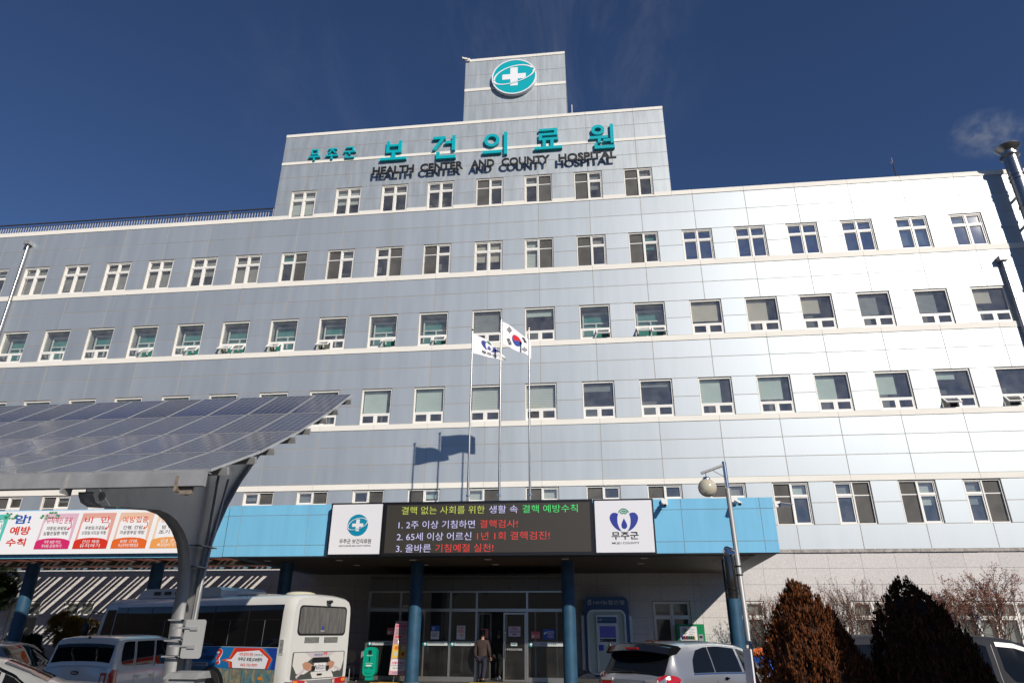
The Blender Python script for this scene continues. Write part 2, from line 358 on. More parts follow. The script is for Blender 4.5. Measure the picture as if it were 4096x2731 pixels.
# roof coping of the long wings; along the penthouse it runs between the top floor windows
P0, P1 = -16.24, 4.64
TW = [cx(i) for i in range(7, 15)]
bandrow(21.63, 21.89, [x for x in J if x < P0] + [P0]); bandrow(21.63, 21.89, [P1] + [x for x in J if x > P1])
e = [P0] + sum([[c-HW, c+HW] for c in TW], []) + [P1]
for a, b in zip(e[0::2], e[1::2]): plate(band, a, b, 21.63, 21.88, -0.045, 0.004, 0.05)
for c in TW: plate(band, c-HW, c+HW, 21.63, 21.745, -0.045, 0.004, 0.05)
JP = [P0] + TW + [P1]
for z0, z1 in ((26.26, 27.13), (25.39, 26.26), (24.33, 25.21), (23.44, 24.33)): fullrow(pent, z0, z1, JP)
winrow(pent, (21.75, 22.62, 23.44), P0, P1, TW, HW)
bandrow(25.21, 25.39, JP); bandrow(27.13, 27.33, JP)
T0, T1 = -6.12, -0.43; JT = [T0, -4.54, -2.01, T1]
for z0, z1 in ((27.33, 28.4), (28.4, 29.43), (29.63, 30.6), (30.6, 31.63)): fullrow(pent, z0, z1, JT)
bandrow(29.43, 29.63, JT); bandrow(31.63, 31.82, JT)
panel.build('wall_panel', 'panel', hosp); 
# side and rear shells
pent.box(P0, P0+0.1, 0.0, 11, 21.9, 27.1); pent.box(P1-0.1, P1, 0.0, 11, 21.9, 27.1); pent.box(T0, T0+0.1, 0.0, 6, 27.35, 31.6); pent.box(T1-0.1, T1, 0.0, 6, 27.35, 31.6)
pent.build('penthouse_panel', 'penthouse', hosp)
band.build('cream_band', 'band', hosp); seal.build('wall_backing', 'seal', hosp)
core = MB(); core.box(XL, XR, 0.9, 14, 0.3, 21.5); core.box(P0+0.15, P1-0.15, 0.9, 10.9, 21.9, 27.0); core.box(T0+0.15, T1-0.15, 0.3, 5.9, 27.2, 31.5)
core.build('interior', 'inside', hosp)
rf = MB(); rf.box(XL, XR, 0.05, 14.2, 21.5, 21.7); rf.box(P0, P1, 0.05, 11.1, 27.0, 27.1); rf.box(T0, T1, 0.05, 6.1, 31.5, 31.6)
rf.box(XL, XL+0.2, 0.05, 14, 0, 21.5); rf.box(XR-0.2, XR, 0.05, 14, 0, 21.5); rf.box(P0+.1, P1-.1, 10.95, 11.1, 21.7, 27); rf.box(XL, XR, 14.01, 14.2, 0, 21.5)
for z in (10.1, 13.9, 17.75, 7.4): rf.box(XL+.3, XR-.3, 0.25, 0.88, z-0.15, z)          # floor slabs behind the glass
rf.build('roof', 'roofing', hosp)
gr = MB(); GX = [5.35+1.245*i for i in range(-1, 18)]; GW = [5.75, 10.4, 14.05, 15.5, 17.9, 21.5]
GL = [XL] + [-36+1.245*i for i in range(0, 33)] + [GX[0]]
gz = [0.0, 0.98, 1.55, 2.14, 2.74, 3.33, 3.92, 4.5]
holes_r = [(c-HW, c+HW) for c in GW]; holes_l = [(-25.25, -23.83), (-22.76, -21.34), (-19.6, -18.2), (-12.9, -11.5), (2.22, 3.66)]
def granite_rows(xs, holes):
    for z0, z1 in zip(gz[:-1], gz[1:]):
        for a, b in zip(xs[:-1], xs[1:]):
            segs = [(a, b)]
            if z0 >= 0.97 and z1 <= 2.75:
                for h0, h1 in holes:
                    ns = []
                    for s0, s1 in segs:
                        if h1 <= s0 or h0 >= s1: ns.append((s0, s1)); continue
                        if s0 < h0: ns.append((s0, h0))
                        if s1 > h1: ns.append((h1, s1))
                    segs = ns
            for s0, s1 in segs:
                if s1-s0 > 0.04: plate(gr, s0, s1, z0, z1, -0.02, 0.004)
granite_rows([x for x in GL if x < 4.05] + [4.1] + [x for x in GX if x > 4.2] + [XR], holes_r + holes_l)
gr.build('granite_base', 'granite', hosp)
gb = MB()
ed = [XL]
for a, b in sorted(holes_r + holes_l): ed += [a, b]
ed.append(XR)
gb.quad((XL, 0, 0), (XR, 0, 0), (XR, 0, 0.98), (XL, 0, 0.98)); gb.quad((XL, 0, 2.74), (XR, 0, 2.74), (XR, 0, 4.62), (XL, 0, 4.62))
for a, b in zip(ed[0::2], ed[1::2]): gb.quad((a, 0, 0.98), (b, 0, 0.98), (b, 0, 2.74), (a, 0, 2.74))
gb.build('granite_backing', pmat('granite joint', (0.16, 0.15, 0.145), 0.9), hosp)
le = MB(); x = XL
while x < XR:
    n = random.uniform(0.8, 1.3); le.box(x+.004, min(x+n, XR)-.004, -0.075-random.uniform(0, .02), 0.0, 4.505, 4.615); x += n
le.build('stone_ledge', 'ledge', hosp)

# windows: window > pane, screen, blind, sash
def frame_bars(mb, x0, x1, z0, z1, b, y0, y1):
    mb.box(x0, x0+b, y0, y1, z0, z1); mb.box(x1-b, x1, y0, y1, z0, z1); mb.box(x0+b, x1-b, y0, y1, z0, z0+b); mb.box(x0+b, x1-b, y0, y1, z1-b, z1)
def reveal(w, a, b, z0, z1):
    r = MB(); y0, y1 = -0.005, 0.16
    r.quad((a, y0, z0), (a, y1, z0), (a, y1, z1), (a, y0, z1)); r.quad((b, y1, z0), (b, y0, z0), (b, y0, z1), (b, y1, z1))
    r.quad((a, y1, z1), (b, y1, z1), (b, y0, z1), (a, y0, z1)); r.quad((a, y0, z0), (b, y0, z0), (b, y1, z0), (a, y1, z0)); r.build('reveal', 'reveal', w)
def hole_quad(mb, x0, x1, y, z0, z1): mb.quad((x0, y, z0), (x1, y, z0), (x1, y, z1), (x0, y, z1))
def window_a(c, z0, z1, screen, blind=None, bl=1.0, hw=HW, tr=0.33, pane='glass'):
    """sliding pair below a small pair; one half behind an insect screen"""
    x0, x1 = c-hw+0.006, c+hw-0.006; zt = z1-(z1-z0)*tr; f = MB()
    frame_bars(f, x0, x1, z0+.004, z1-.02, 0.042, 0.03, 0.15); f.box(c-0.028, c+0.028, 0.035, 0.15, z0+.054, z1-.07)
    halves = ((x0+.05, c-.035), (c+.035, x1-.05))
    for i, (a, b) in enumerate(halves):
        if screen == i:
            f.box(a, b, 0.085, 0.15, zt-0.02, zt+0.02)
        else:
            f.box(a, b, 0.05, 0.15, zt-0.03, zt+0.03)
            frame_bars(f, a, b, z0+.054, zt-.03, 0.045, 0.065, 0.14); frame_bars(f, a, b, zt+.03, z1-.07, 0.035, 0.065, 0.14)
    w = f.build('window', 'pvc', hosp); reveal(w, c-hw, c+hw, z0, z1)
    p = MB(); hole_quad(p, x0+.05, x1-.05, 0.12, z0+.05, z1-.06); p.build('pane', pane, w)
    if not blind and random.random() < .55: blind, bl = random.choice(('blind_grey', 'curtain', 'blind_plain', 'blind_white')), random.uniform(.12, .4)
    elif blind: bl = min(1, max(.1, bl+random.uniform(-.12, .12)))
    if screen in (0, 1):
        a, b = halves[screen]; s = MB(); hole_quad(s, a+.02, b-.02, 0.10, z0+.075, zt-.02); hole_quad(s, a+.02, b-.02, 0.10, zt+.02, z1-.085); s.build('screen', 'screen', w)
    if blind:
        q = MB(); zb = z1-.05-(z1-z0-.1)*bl
        q.box(x0+.06, x1-.06, 0.24, 0.25, zb, z1-.03); q.build('blind', blind, w)
    return w
def window_b(c, z0, z1, opened='', blind=None, bl=1.0, inner=False, hw=HW, bx=1.0):
    """one large fixed pane above two small awning sashes"""
    x0, x1 = c-hw+0.006, c+hw-0.006; zt = z0+(z1-z0)*0.30; f = MB()
    frame_bars(f, x0, x1, z0+.004, z1-.03, 0.045, 0.03, 0.15); f.box(x0+.045, x1-.045, 0.035, 0.15, zt-.03, zt+.03); f.box(c-.03, c+.03, 0.035, 0.15, z0+.05, zt-.03)
    w = f.build('window', 'pvc', hosp); reveal(w, c-hw, c+hw, z0, z1)
    p = MB(); hole_quad(p, x0+.045, x1-.045, 0.11, zt+.03, z1-.075); p.build('pane', 'glass', w)
    for k, (a, b) in enumerate(((x0+.045, c-.03), (c+.03, x1-.045))):
        s = MB(); g = MB(); lo, hi = z0+.05, zt-.03
        frame_bars(s, a, b, lo, hi, 0.06, 0.04, 0.09); hole_quad(g, a+.06, b-.06, 0.065, lo+.06, hi-.06)
        if 'LR'[k] in opened:
            th = R(random.uniform(38, 52)); ct, st = math.cos(th), math.sin(th)
            rot = lambda q: (q[0], 0.035 + (q[1]-0.04)*ct + (q[2]-hi)*st, hi + (q[2]-hi)*ct - (q[1]-0.04)*st)
            s.v = [rot(q) for q in s.v]; g.v = [rot(q) for q in g.v]
        sb = s.build('sash', 'pvc', w); g.build('sash_glass', 'glass', w)
    if inner:
        q = MB(); y0, y1 = 0.46, 0.52; xi0, xi1 = x0+.12, x1-.03
        frame_bars(q, xi0, xi1, z0+.1, z1-.22, 0.06, y0, y1); zm = z0+(z1-z0)*0.56; q.box(xi0+.06, xi1-.06, y0, y1, zm-.03, zm+.03); q.box(c+.02, c+.08, y0, y1, z0+.16, zm-.03)
        q.build('inner_frame', 'pvc', w)
        q = MB(); q.box(xi0+.06, xi1-.06, 0.56, 0.57, zm if random.random() < .4 else z0+.15, z1-.25); q.build('blind', 'blind_teal', w)
        q = MB(); q.box(x0, x0+.01, 0.16, 0.5, z0, z1); q.box(x0, x1, 0.16, 0.5, z1-.05, z1-.035); q.build('lining', 'reveal', w)
    elif blind:
        q = MB(); bl = min(1, max(.12, bl+random.uniform(-.1, .1))); zb = z1-.05-(z1-zt-.05)*bl; q.box(x0+.06, x0+.06+(x1-x0-.12)*min(1, max(.4, bx+random.uniform(-.12, .08) if bx < 1 else 1)), 0.22, 0.23, zb, z1-.06); q.build('blind', blind, w)
    return w
# fifth floor
for i, (s, b, l) in enumerate(((2, 'blind_white', .95), (2, 'blind_white', .45), (2, None, 1), (2, 'blind_grey', .3), (0, None, 1), (1, None, 1), (0, 'blind_grey', .6), (0, None, 1))): window_a(TW[i], 21.75, 23.44, s, b, l)
# fourth floor
s4 = {1: (2, 'curtain', .9), 2: (2, 'curtain', .8), 3: (2, 'curtain', .9), 4: (2, 'curtain', .85), 5: (2, 'curtain', .7), 6: (2, 'curtain', .9), 7: (1, 'blind_teal', .5), 8: (0, None, 1), 9: (1, None, 1), 10: (0, None, 1), 11: (2, 'blind_beige', .6), 12: (1, 'blind_white', 1), 13: (0, None, 1), 14: (0, 'blind_teal', .5)}
for i in range(-1, 21):
    s, b, l = s4.get(i, (2, None, 1) if i < 19 else (2, 'blind_plain', .8 if i == 19 else .4)); window_a(cx(i), 17.88, 19.6, s, b, l, pane='glass_sky' if i > 14 else 'glass')
# third floor
op3 = {4: 'R', 5: 'R', 6: 'LR', 7: 'L', 8: 'L', 9: 'R', 10: 'R', 13: 'R', 14: 'LR'}
for i in range(-1, 21):
    if i <= 10 or i in (13, 14): window_b(cx(i), 14.03, 15.77, op3.get(i, ''), inner=True)
    else:
        b, l, q = {11: ('blind_grey', .9, 1), 12: ('blind_plain', .35, 1), 15: ('blind_beige', .85, .9), 16: ('blind_beige', .9, .8), 17: ('blind_beige', .75, .7), 18: ('blind_grey', .9, .75), 19: ('blind_grey', .95, .7)}.get(i, ('blind_beige', .6, .7))
        window_b(cx(i), 14.03, 15.77, '', b, l, bx=q)
# second floor
for i in range(-1, 21):
    b, l, q = {11: ('blind_white', 1, 1), 12: ('blind_white', 1, 1), 13: ('blind_grey', .25, 1), 14: ('blind_grey', .2, 1), 15: ('blind_plain', 1, .8), 16: ('blind_plain', .85, .75), 17: ('blind_plain', 1, .75), 18: ('blind_plain', .9, .7), 19: ('blind_plain', .4, .7)}.get(i, ('blind_plain', 1, .9) if i < 11 else (None, 1, 1))
    window_b(cx(i), 10.22, 11.95, 'L' if i in (19, 20) else '', b, l, bx=q)
# first floor (above the canopy) and the ground floor windows
for i in range(1, 21):
    window_a(cx(i), 5.57, 7.28, {1: 0, 2: 0, 3: 0, 6: 1, 7: 1, 8: 1, 9: 1, 10: 0, 11: 1, 12: 0, 13: 0, 14: 0, 15: 0, 16: 0, 17: 1, 18: 0, 19: 1}.get(i, 1), {12: 'blind_white', 11: 'blind_white', 17: 'blind_grey', 19: 'blind_grey', 18: 'blind_white'}.get(i), .5)
for c in GW: window_a(c, 0.98, 2.74, 2, 'blind_grey', .95)
for a, b in holes_l: window_a((a+b)/2, 0.98, 2.74, 2, 'blind_grey', .5 if a < 0 else .3)

# ------------------------------------------------------------------ signs on the hospital
def H(x0, x1, z, t): return [(x0, z-t/2), (x1, z-t/2), (x1, z+t/2), (x0, z+t/2)]
def V(x, z0, z1, t): return [(x-t/2, z0), (x+t/2, z0), (x+t/2, z1), (x-t/2, z1)]
def D(xa, za, xb, zb, t): return [(xa-t/2, za), (xa+t/2, za), (xb+t/2, zb), (xb-t/2, zb)]
GL_ = {   # strokes of each syllable on a unit square
 '보': [V(.27, .46, 1, .12), V(.73, .46, 1, .12), H(.33, .67, .76, .11), H(.21, .79, .44, .12), V(.5, .1, .38, .13), H(0, 1, .06, .13)],
 '건': [H(.04, .54, .93, .12), D(.42, .87, .10, .40, .14), H(.52, .80, .70, .11), V(.87, .34, 1, .13), V(.27, .06, .30, .13), H(.205, .97, .06, .13)],
 '의': ['O', .36, .66, .30, .29, H(.0, .74, .12, .13), V(.9, -.02, 1, .13)],
 '료': [H(.16, .84, .95, .11), V(.78, .76, .90, .12), H(.16, .84, .72, .11), V(.22, .53, .67, .12), H(.16, .86, .49, .11), V(.36, .12, .43, .12), V(.64, .12, .43, .12), H(0, 1, .06, .13)],
 '원': ['O', .36, .79, .26, .21, H(.02, .74, .47, .11), V(.40, .24, .42, .12), H(.56, .82, .33, .10), V(.9, .20, 1, .13), V(.26, .06, .24, .12), H(.2, .98, .05, .12)],
 '무': [H(.2, .8, .95, .11), V(.26, .60, .90, .12), V(.74, .60, .90, .12), H(.2, .8, .56, .11), H(0, 1, .33, .13), V(.5, 0, .27, .14)],
 '주': [H(.14, .86, .93, .12), D(.5, .87, .2, .52, .16), D(.5, .87, .8, .52, .16), H(0, 1, .34, .13), V(.5, 0, .28, .14)],
 '군': [H(.14, .82, .95, .11), V(.76, .66, .90, .13), H(0, 1, .56, .12), V(.5, .34, .50, .13), V(.22, .06, .36, .13), H(.155, .9, .05, .12)]}
def glyph(ch, x0, x1, z0, z1, parent, depth):
    f = MB(); sx, sz = x1-x0, z1-z0; L_ = list(GL_[ch]); k = 0; tr = lambda P_: [(x0+a*sx, z0+b*sz) for a, b in P_]
    if L_[0] == 'O':
        ccx, ccz, rx, rz = L_[1:5]; L_ = L_[5:]; n = 28; o = (0, -.04, 0)
        ou, inn = tr(circ(ccx, ccz, rx, rz, n)), tr(circ(ccx, ccz, rx-.13, rz-.12, n))
        for i in range(n): j = (i+1) % n; f.prism([ou[i], ou[j], inn[j], inn[i]], o, UX, UZ, NF, depth)
    for st in L_:
        k += 1; f.prism(tr(st), (0, -.04, 0), UX, UZ, NF, depth+.0015*k)
    lo = f.build('letter', 'teal', parent)
    return lo
sg = thing('rooftop_sign', 'teal raised Korean letters across the penthouse wall', 'sign', (-4.3, -0.2, 24.8))
for ch, (x0, x1, z0, z1) in zip('보건의료원', ((-10.6, -9.13, 24.95, 26.22), (-7.78, -6.38, 24.8, 26.3), (-4.98, -3.6, 24.83, 26.27), (-2.2, -0.73, 24.93, 26.27), (0.68, 2.02, 24.72, 26.27))): glyph(ch, x0, x1, z0, z1, sg, .15)
sg = thing('county_name_sign', 'three small teal Korean letters left of the large rooftop letters', 'sign', (-13.3, -0.2, 25.3))
for ch, x0, x1 in (('무', -14.71, -14.04), ('주', -13.72, -13.02), ('군', -12.72, -12.02)): glyph(ch, x0, x1, 25.33, 26.08, sg, .11)
sg = thing('english_name_sign', 'row of black English capitals standing off the penthouse wall on pins', 'sign', (-4.4, -0.3, 23.9))
pins = MB()
for wd, x0, x1 in (('HEALTH', -10.88, -8.62), ('CENTER', -8.28, -5.97), ('AND', -5.55, -4.31), ('COUNTY', -3.93, -1.4), ('HOSPITAL', -0.95, 2.02)):
    f = MB(); text(f, wd, (0, -0.27, 0), UX, UZ, NF, (x0, x1, 23.93, 24.43), 0.06, 0.034); f.build('lettering', 'black', sg)
    n = len(wd)
    for k in range(n):
        xx = x0+(x1-x0)*(k+.5)/n
        for zz in (24.0, 24.36): pins.tube([(xx, -0.27, zz), (xx, -0.02, zz)], 0.008, 5)
pins.build('standoff_pin', 'galv', sg)
def emblem(parent, o, r, ns, depth, teal, white, rim=True):
    """teal disc, white cross, white orbit ring"""
    u, v, n = UX, UZ, Vector(NF); o = Vector(o)
    d = MB().prism(circ(0, 0, r), o, u, v, n, depth); d.build('disc', teal, parent)
    if rim:
        q = MB().prism(arcband(0, 0, r*0.975, r*1.03, 0, 2*math.pi, 60), o, u, v, n, depth+.012); q.build('rim', white, parent)
    o1 = o + n*(depth+0.004); w = r*0.17; a = r*0.54
    c = MB().prism([(-w, a), (w, a), (w, w*.9), (a, w*.9), (a, -w*.9), (w, -w*.9), (w, -a), (-w, -a), (-w, -w*.9), (-a, -w*.9), (-a, w*.9), (-w, w*.9)], o1, u, v, n, 0.004); c.build('cross', white, parent)
    rot = R(17); t = MB(); t.prism(arcband(0, r*0.02, r*.82, r*1.03, R(183), R(352), 40, 0.40, rot), o1 + n*.006, u, v, n, 0.002); t.build('orbit_gap', teal, parent)
    t = MB(); t.prism(arcband(0, r*0.03, r*.90, r*.995, R(170), R(362), 40, 0.40, rot), o1 + n*.011, u, v, n, 0.003)
    t.prism(arcband(0, r*.05, r*.90, r*.985, R(14), R(172), 40, 0.60, rot), o1 + n*.006, u, v, n, 0.003); t.build('orbit', white, parent)
em = thing('emblem_sign', 'round teal emblem with white cross and orbit ring on the roof tower', 'sign', (-3.29, -0.2, 30.05))
emblem(em, (-3.29, -0.03, 30.05), 1.22, 0, 0.22, 'teal', 'pure')

# ------------------------------------------------------------------ roof furniture
ra = thing('roof_railing', 'dark topped steel railing along the left roof edge', 'railing', (-26, 0.1, 21.9))
tb = MB(); tb.tube([(x, 0.12, 22.52) for x in (-37, -16.3)], 0.04, 8); tb.tube([(x, 0.12, 22.32) for x in (-37, -16.3)], 0.022, 6); tb.build('top_rail', 'darksteel', ra)
ps = MB()
for k in range(9):
    x = -36.7+2.48*k+0.5; q = MB(); q.tube([(x, 0.12, 21.86), (x, 0.12, 22.52)], 0.028, 8); q.build('post', 'steel', ra)
for k in range(132):
    x = -36.9+0.155*k; ps.tube([(x, 0.12, 21.86), (x, 0.12, 22.32)], 0.02, 5, False)
ps.build('baluster', 'strut', ra)
def downpipe(x, zt, name, label, mat):
    d = thing(name, label, 'drainpipe', (x, -0.15, 4.0), 0, 'downpipes on the facade')
    q = MB().box(x-.17, x+.17, -0.32, -0.03, zt, zt+.22); q.build('hopper', 'galv', d)
    q = MB().tube([(x, -0.15, 0.5 if x < 0 else 4.7), (x, -0.15, zt+.05)], 0.075, 12)
    for z in range(6, int(zt), 3): q.lathe([(0.076, 0), (.088, .01), (.088, .05), (.076, .06)], (x, -0.15, z), 12)
    q.build('pipe', mat, d, True)
downpipe(-30.11, 20.95, 'downpipe', 'polished steel downpipe at the far left of the facade', 'dullsteel')
downpipe(18.72, 16.9, 'downpipe', 'dark steel downpipe at the right of the facade below the flue', 'dullsteel')
fl = thing('steel_flue', 'tall stainless boiler flue with a flared cap in front of the right facade', 'chimney', (20.15, -0.75, 0))
q = MB().lathe([(0.30, 0.3), (0.30, 22.15)], (20.12, -0.75, 0), 28); q.build('pipe', 'dullsteel', fl, True)
q = MB()
for z in (20.75, 20.95, 19.3, 17.8, 16.0, 13.4, 10.8): q.lathe([(0.30, 0), (.335, .0), (.335, .045), (.30, .045)], (20.12, -0.75, z), 28)
q.build('joint_band', 'dullsteel', fl, True)
q = MB().lathe([(0.30, 22.0), (0.40, 22.05), (.40, 22.13), (0.30, 22.15), (0.31, 22.3), (0.55, 22.52), (0.56, 22.56), (0.5, 22.56), (0.25, 22.35)], (20.12, -0.75, 0), 32); q.build('cap', 'dullsteel', fl, True)
q = MB()
for k in range(6): t = k*math.pi/3; q.tube([(20.12+.28*math.cos(t), -.75+.28*math.sin(t), 22.33), (20.12+.54*math.cos(t), -.75+.54*math.sin(t), 22.54)], 0.012, 5)
for z in (20.1, 18.6, 15.5): q.box(20.05, 20.19, -0.5, -0.02, z, z+.04)
q.build('bracket', 'galv', fl)
lr = thing('lightning_rod', 'thin dark lightning rod on the right roof edge', 'lightning rod', (15.5, 0.3, 21.9))
q = MB().tube([(15.5, 0.3, 21.7), (15.5, 0.3, 22.95)], [.035, .02], 6); q.build('mast', 'darksteel', lr)
q = MB().tube([(15.5, .3, 22.9), (15.5, .3, 23.25)], 0.01, 5)
for dx in (-.1, .1): q.tube([(15.5, .3, 22.85), (15.5+dx, .3, 23.0)], 0.008, 5)
q.build('prong', 'darksteel', lr)
lr = thing('roof_aerial', 'thin white aerial beside the foot of the roof tower', 'aerial', (-0.2, 0.4, 27.3))
q = MB().tube([(-0.15, 0.4, 27.2), (-0.15, 0.4, 28.3)], 0.02, 6); q.build('mast', 'pvc', lr); q = MB().box(-0.28, -0.02, .36, .44, 27.34, 27.5); q.build('base', 'galv', lr)
def cctv(loc, d, name, label, group='security cameras'):
    c = thing(name, label, 'camera', loc, 0, group); p = Vector(loc); d = Vector(d).normalized()
    q = MB().box(p.x-.09, p.x+.09, p.y-.06, p.y, p.z-.09, p.z+.09); q.build('bracket', 'pvc', c)
    b = p + Vector((0, -.06, 0)) + d*.14 ; q = MB().tube([p + Vector((0, -.05, 0)), b], 0.018, 6); q.build('arm', 'galv', c)
    side = d.cross(Vector((0, 0, 1))).normalized(); up = side.cross(d)
    q = MB().obox(b + d*.1, d, side, up, .15, .045, .045); q.build('housing', 'alu', c)
    q = MB().obox(b + d*.11 + up*.052, d, side, up, .18, .055, .006); q.build('sunshield', 'pvc', c)
    q = MB().lathe([(0.0001, 0), (.035, 0), (.035, .012)], b + d*.25, 12, d); q.build('lens', 'plastic', c)
cctv((-5.95, -0.06, 31.75), (-1, -.6, -.25), 'security_camera', 'white security camera on the top left corner of the roof tower')

# ------------------------------------------------------------------ smoke above the flue
def smoke():
    m = bpy.data.materials.new('steam'); m.use_nodes = True; t = m.node_tree; t.nodes.clear(); LL = t.links.new
    tcn = N(t, 'ShaderNodeTexCoord'); n = N(t, 'ShaderNodeTexNoise', inp={'Scale': 1.9, 'Detail': 5.0, 'Roughness': .6, 'Distortion': .5}); LL(tcn.outputs['Object'], n.inputs[0])
    gr = N(t, 'ShaderNodeTexGradient', gradient_type='SPHERICAL'); mpp = N(t, 'ShaderNodeMapping', inp={3: (1/1.9, 1/1.3, 1/1.3)}); LL(tcn.outputs['Object'], mpp.inputs[0]); LL(mpp.outputs[0], gr.inputs[0])
    a = N(t, 'ShaderNodeMapRange', inp={1: .46, 2: .70, 3: 0, 4: 1}); LL(n.outputs[0], a.inputs[0])
    mu = N(t, 'ShaderNodeMath', operation='MULTIPLY'); LL(a.outputs[0], mu.inputs[0]); LL(gr.outputs['Fac'], mu.inputs[1])
    m2 = N(t, 'ShaderNodeMath', operation='MULTIPLY', inp={1: .95}); LL(mu.outputs[0], m2.inputs[0])
    v = N(t, 'ShaderNodeVolumePrincipled'); v.inputs['Color'].default_value = (.9, .9, .9, 1); LL(m2.outputs[0], v.inputs['Density'])
    o = N(t, 'ShaderNodeOutputMaterial'); LL(v.outputs[0], o.inputs['Volume']); return m
q = MB().sphere((0, 0, 0), 1.0, 24, 14, (1.9, 1.3, 1.3)); so_ = q.build('smoke', smoke()); so_.location = (19.6, -0.6, 23.55)
so_['kind'] = 'stuff'; so_['label'] = 'thin white steam drifting from the flue cap'

# ------------------------------------------------------------------ entrance canopy
cn = thing('entrance_canopy', 'sky blue panelled entrance canopy on round blue columns', 'canopy', (-6, -5.2, 0))
YF, ZB, ZT = -7.2, 3.79, 5.42
fa = MB()
def fascia(xs, y, zs):
    for a, b in zip(xs[:-1], xs[1:]):
        for z0, z1 in zip(zs[:-1], zs[1:]): plate(fa, a, b, z0, z1, y, 0.008, 0.02)
fascia([-11.93, -11.5, -9.18, -6.8, -4.4, -2.0, 0.4, 2.74, 5.09, 5.5], YF, (ZB, 4.13, 5.08, ZT))
fascia([-30, -27.6, -25.2, -22.8, -20.4, -18.0, -15.6, -13.2, -11.99], YF+.1, (ZB, 4.13, 5.08, ZT-.02))
fa.build('fascia', 'sky_blue', cn)
q = MB(); q.box(-11.92, 5.49, YF+.012, YF+.3, ZB+.004, ZT-.006); q.box(-30, -11.96, YF+.112, YF+.4, ZB+.004, ZT-.03); q.build('fascia_backing', pmat('fascia joint', (0.30, 0.30, 0.29), .8), cn)
q = MB(); q.v = [(-11.9, YF+.3, ZB), (5.48, YF+.3, ZB), (5.85, -0.03, ZB), (-11.9, -0.03, ZB), (-11.9, YF+.3, ZT-.25), (5.48, YF+.3, ZT-.25), (5.85, -0.03, ZT-.25), (-11.9, -0.03, ZT-.25)]
q.f = [(0, 1, 2, 3)[::-1], (4, 5, 6, 7), (1, 2, 6, 5), (0, 4, 7, 3)]; q.build('roof_slab', 'blue_dark', cn)
q = MB(); q.box(-11.4, 4.9, YF+.55, -0.05, ZB-.02, ZB-.006); q.build('soffit', 'soffit', cn)
for x in (-11.2, -8.7, -6.2, -3.7, -1.2, 1.3, 3.8):
    for y in (-6.1, -4.3):
        q = MB().lathe([(0.001, 0), (.10, 0), (.12, -.012), (.12, 0)], (x+.3, y, ZB-.024), 16); q.build('downlight', 'pvc', cn)
for x in (-20.2, -15.38, -10.6, -5.95, -0.86, 4.35):
    q = MB().lathe([(0.22, 0.0), (0.22, ZB)], (x, -5.2, 0), 28); c_ = q.build('column', 'column', cn, True)
    q = MB().lathe([(0.26, 0.0), (0.26, 0.09), (.22, .11)], (x, -5.2, 0), 28); q.build('base_collar', 'kerb', c_, True)
cctv((4.35, -7.25, 5.30), (.2, -1, -.45), 'security_camera', 'security camera near the right end of the blue canopy edge')
cctv((2.25, -7.25, 5.30), (-.1, -1, -.45), 'security_camera', 'security camera on the blue canopy edge just right of the county sign')
cctv((5.62, -7.15, 5.2), (1, -.35, -.2), 'security_camera', 'security camera sticking out past the right corner of the canopy')

# display boards on the canopy
def board(name, label, x0, x1, z0, z1, face, y=-7.52, cat='sign', d=0.24, fr=0.05):
    b = thing(name, label, cat, ((x0+x1)/2, y, z0))
    q = MB().box(x0, x1, y, y+d, z0, z1); q.build('casing', 'bframe', b)
    q = MB().box(x0+fr, x1-fr, y-.006, y-.001, z0+fr, z1-fr); q.build('face', face, b); return b
hb = board('hospital_sign', 'square white sign with blue cross emblem left of the message display', -8.31, -6.56, 3.76, 5.39, 'signwhite')
MT['signteal'] = pmat('blue teal print', (0.0, 0.22, 0.36), .4)
emblem(hb, (-7.38, -7.527, 4.69), 0.335, 0, 0.002, 'signteal', 'signwhite', False)
q = MB(); text(q, '무주군 보건의료원', (0, -7.527, 0), UX, UZ, NF, (-7.93, -6.9, 4.13, 4.27), .003, .012); q.build('lettering', 'black', hb)
q = MB(); text(q, 'HEALTH CENTER AND COUNTY HOSPITAL', (0, -7.527, 0), UX, UZ, NF, (-7.93, -6.9, 4.035, 4.085), .003, .005); q.build('lettering', 'black', hb)
dsp = board('message_display', 'long black electronic display with coloured Korean lines above the entrance', -6.55, 0.04, 3.74, 5.39, 'led', cat='display', fr=.09)
def led(body, px0, px1, zc, h, mat):
    q = MB(); text(q, body, (0, -7.527, 0), UX, UZ, NF, (px0, px1, zc-h/2, zc+h/2), .002, -.004); q.build('lit_text', mat, dsp)
led('결핵 없는 사회를 위한', -5.98, -3.32, 5.12, .24, 'led_y'); led('생활 속', -3.18, -2.28, 5.12, .24, 'led_w'); led('결핵 예방수칙', -2.13, -.42, 5.12, .24, 'led_g')
led('1. 2주 이상 기침하면', -6.05, -3.62, 4.68, .24, 'led_w'); led('결핵검사!', -3.46, -2.28, 4.68, .24, 'led_r')
led('2. 65세 이상 어르신', -6.08, -3.72, 4.32, .24, 'led_w'); led('1년 1회 결핵검진!', -3.54, -1.3, 4.32, .24, 'led_r')
led('3. 올바른', -6.08, -4.98, 3.97, .24, 'led_w'); led('기침예절 실천!', -4.84, -3.03, 3.97, .24, 'led_r')
cb = board('county_sign', 'square white sign with blue tulip shaped emblem right of the message display', 0.05, 1.88, 3.75, 5.38, 'signwhite')
MT['navy'] = pmat('navy print', (0.02, 0.035, 0.27), .4); MT['green'] = pmat('green print', (0.0, 0.20, 0.10), .4)
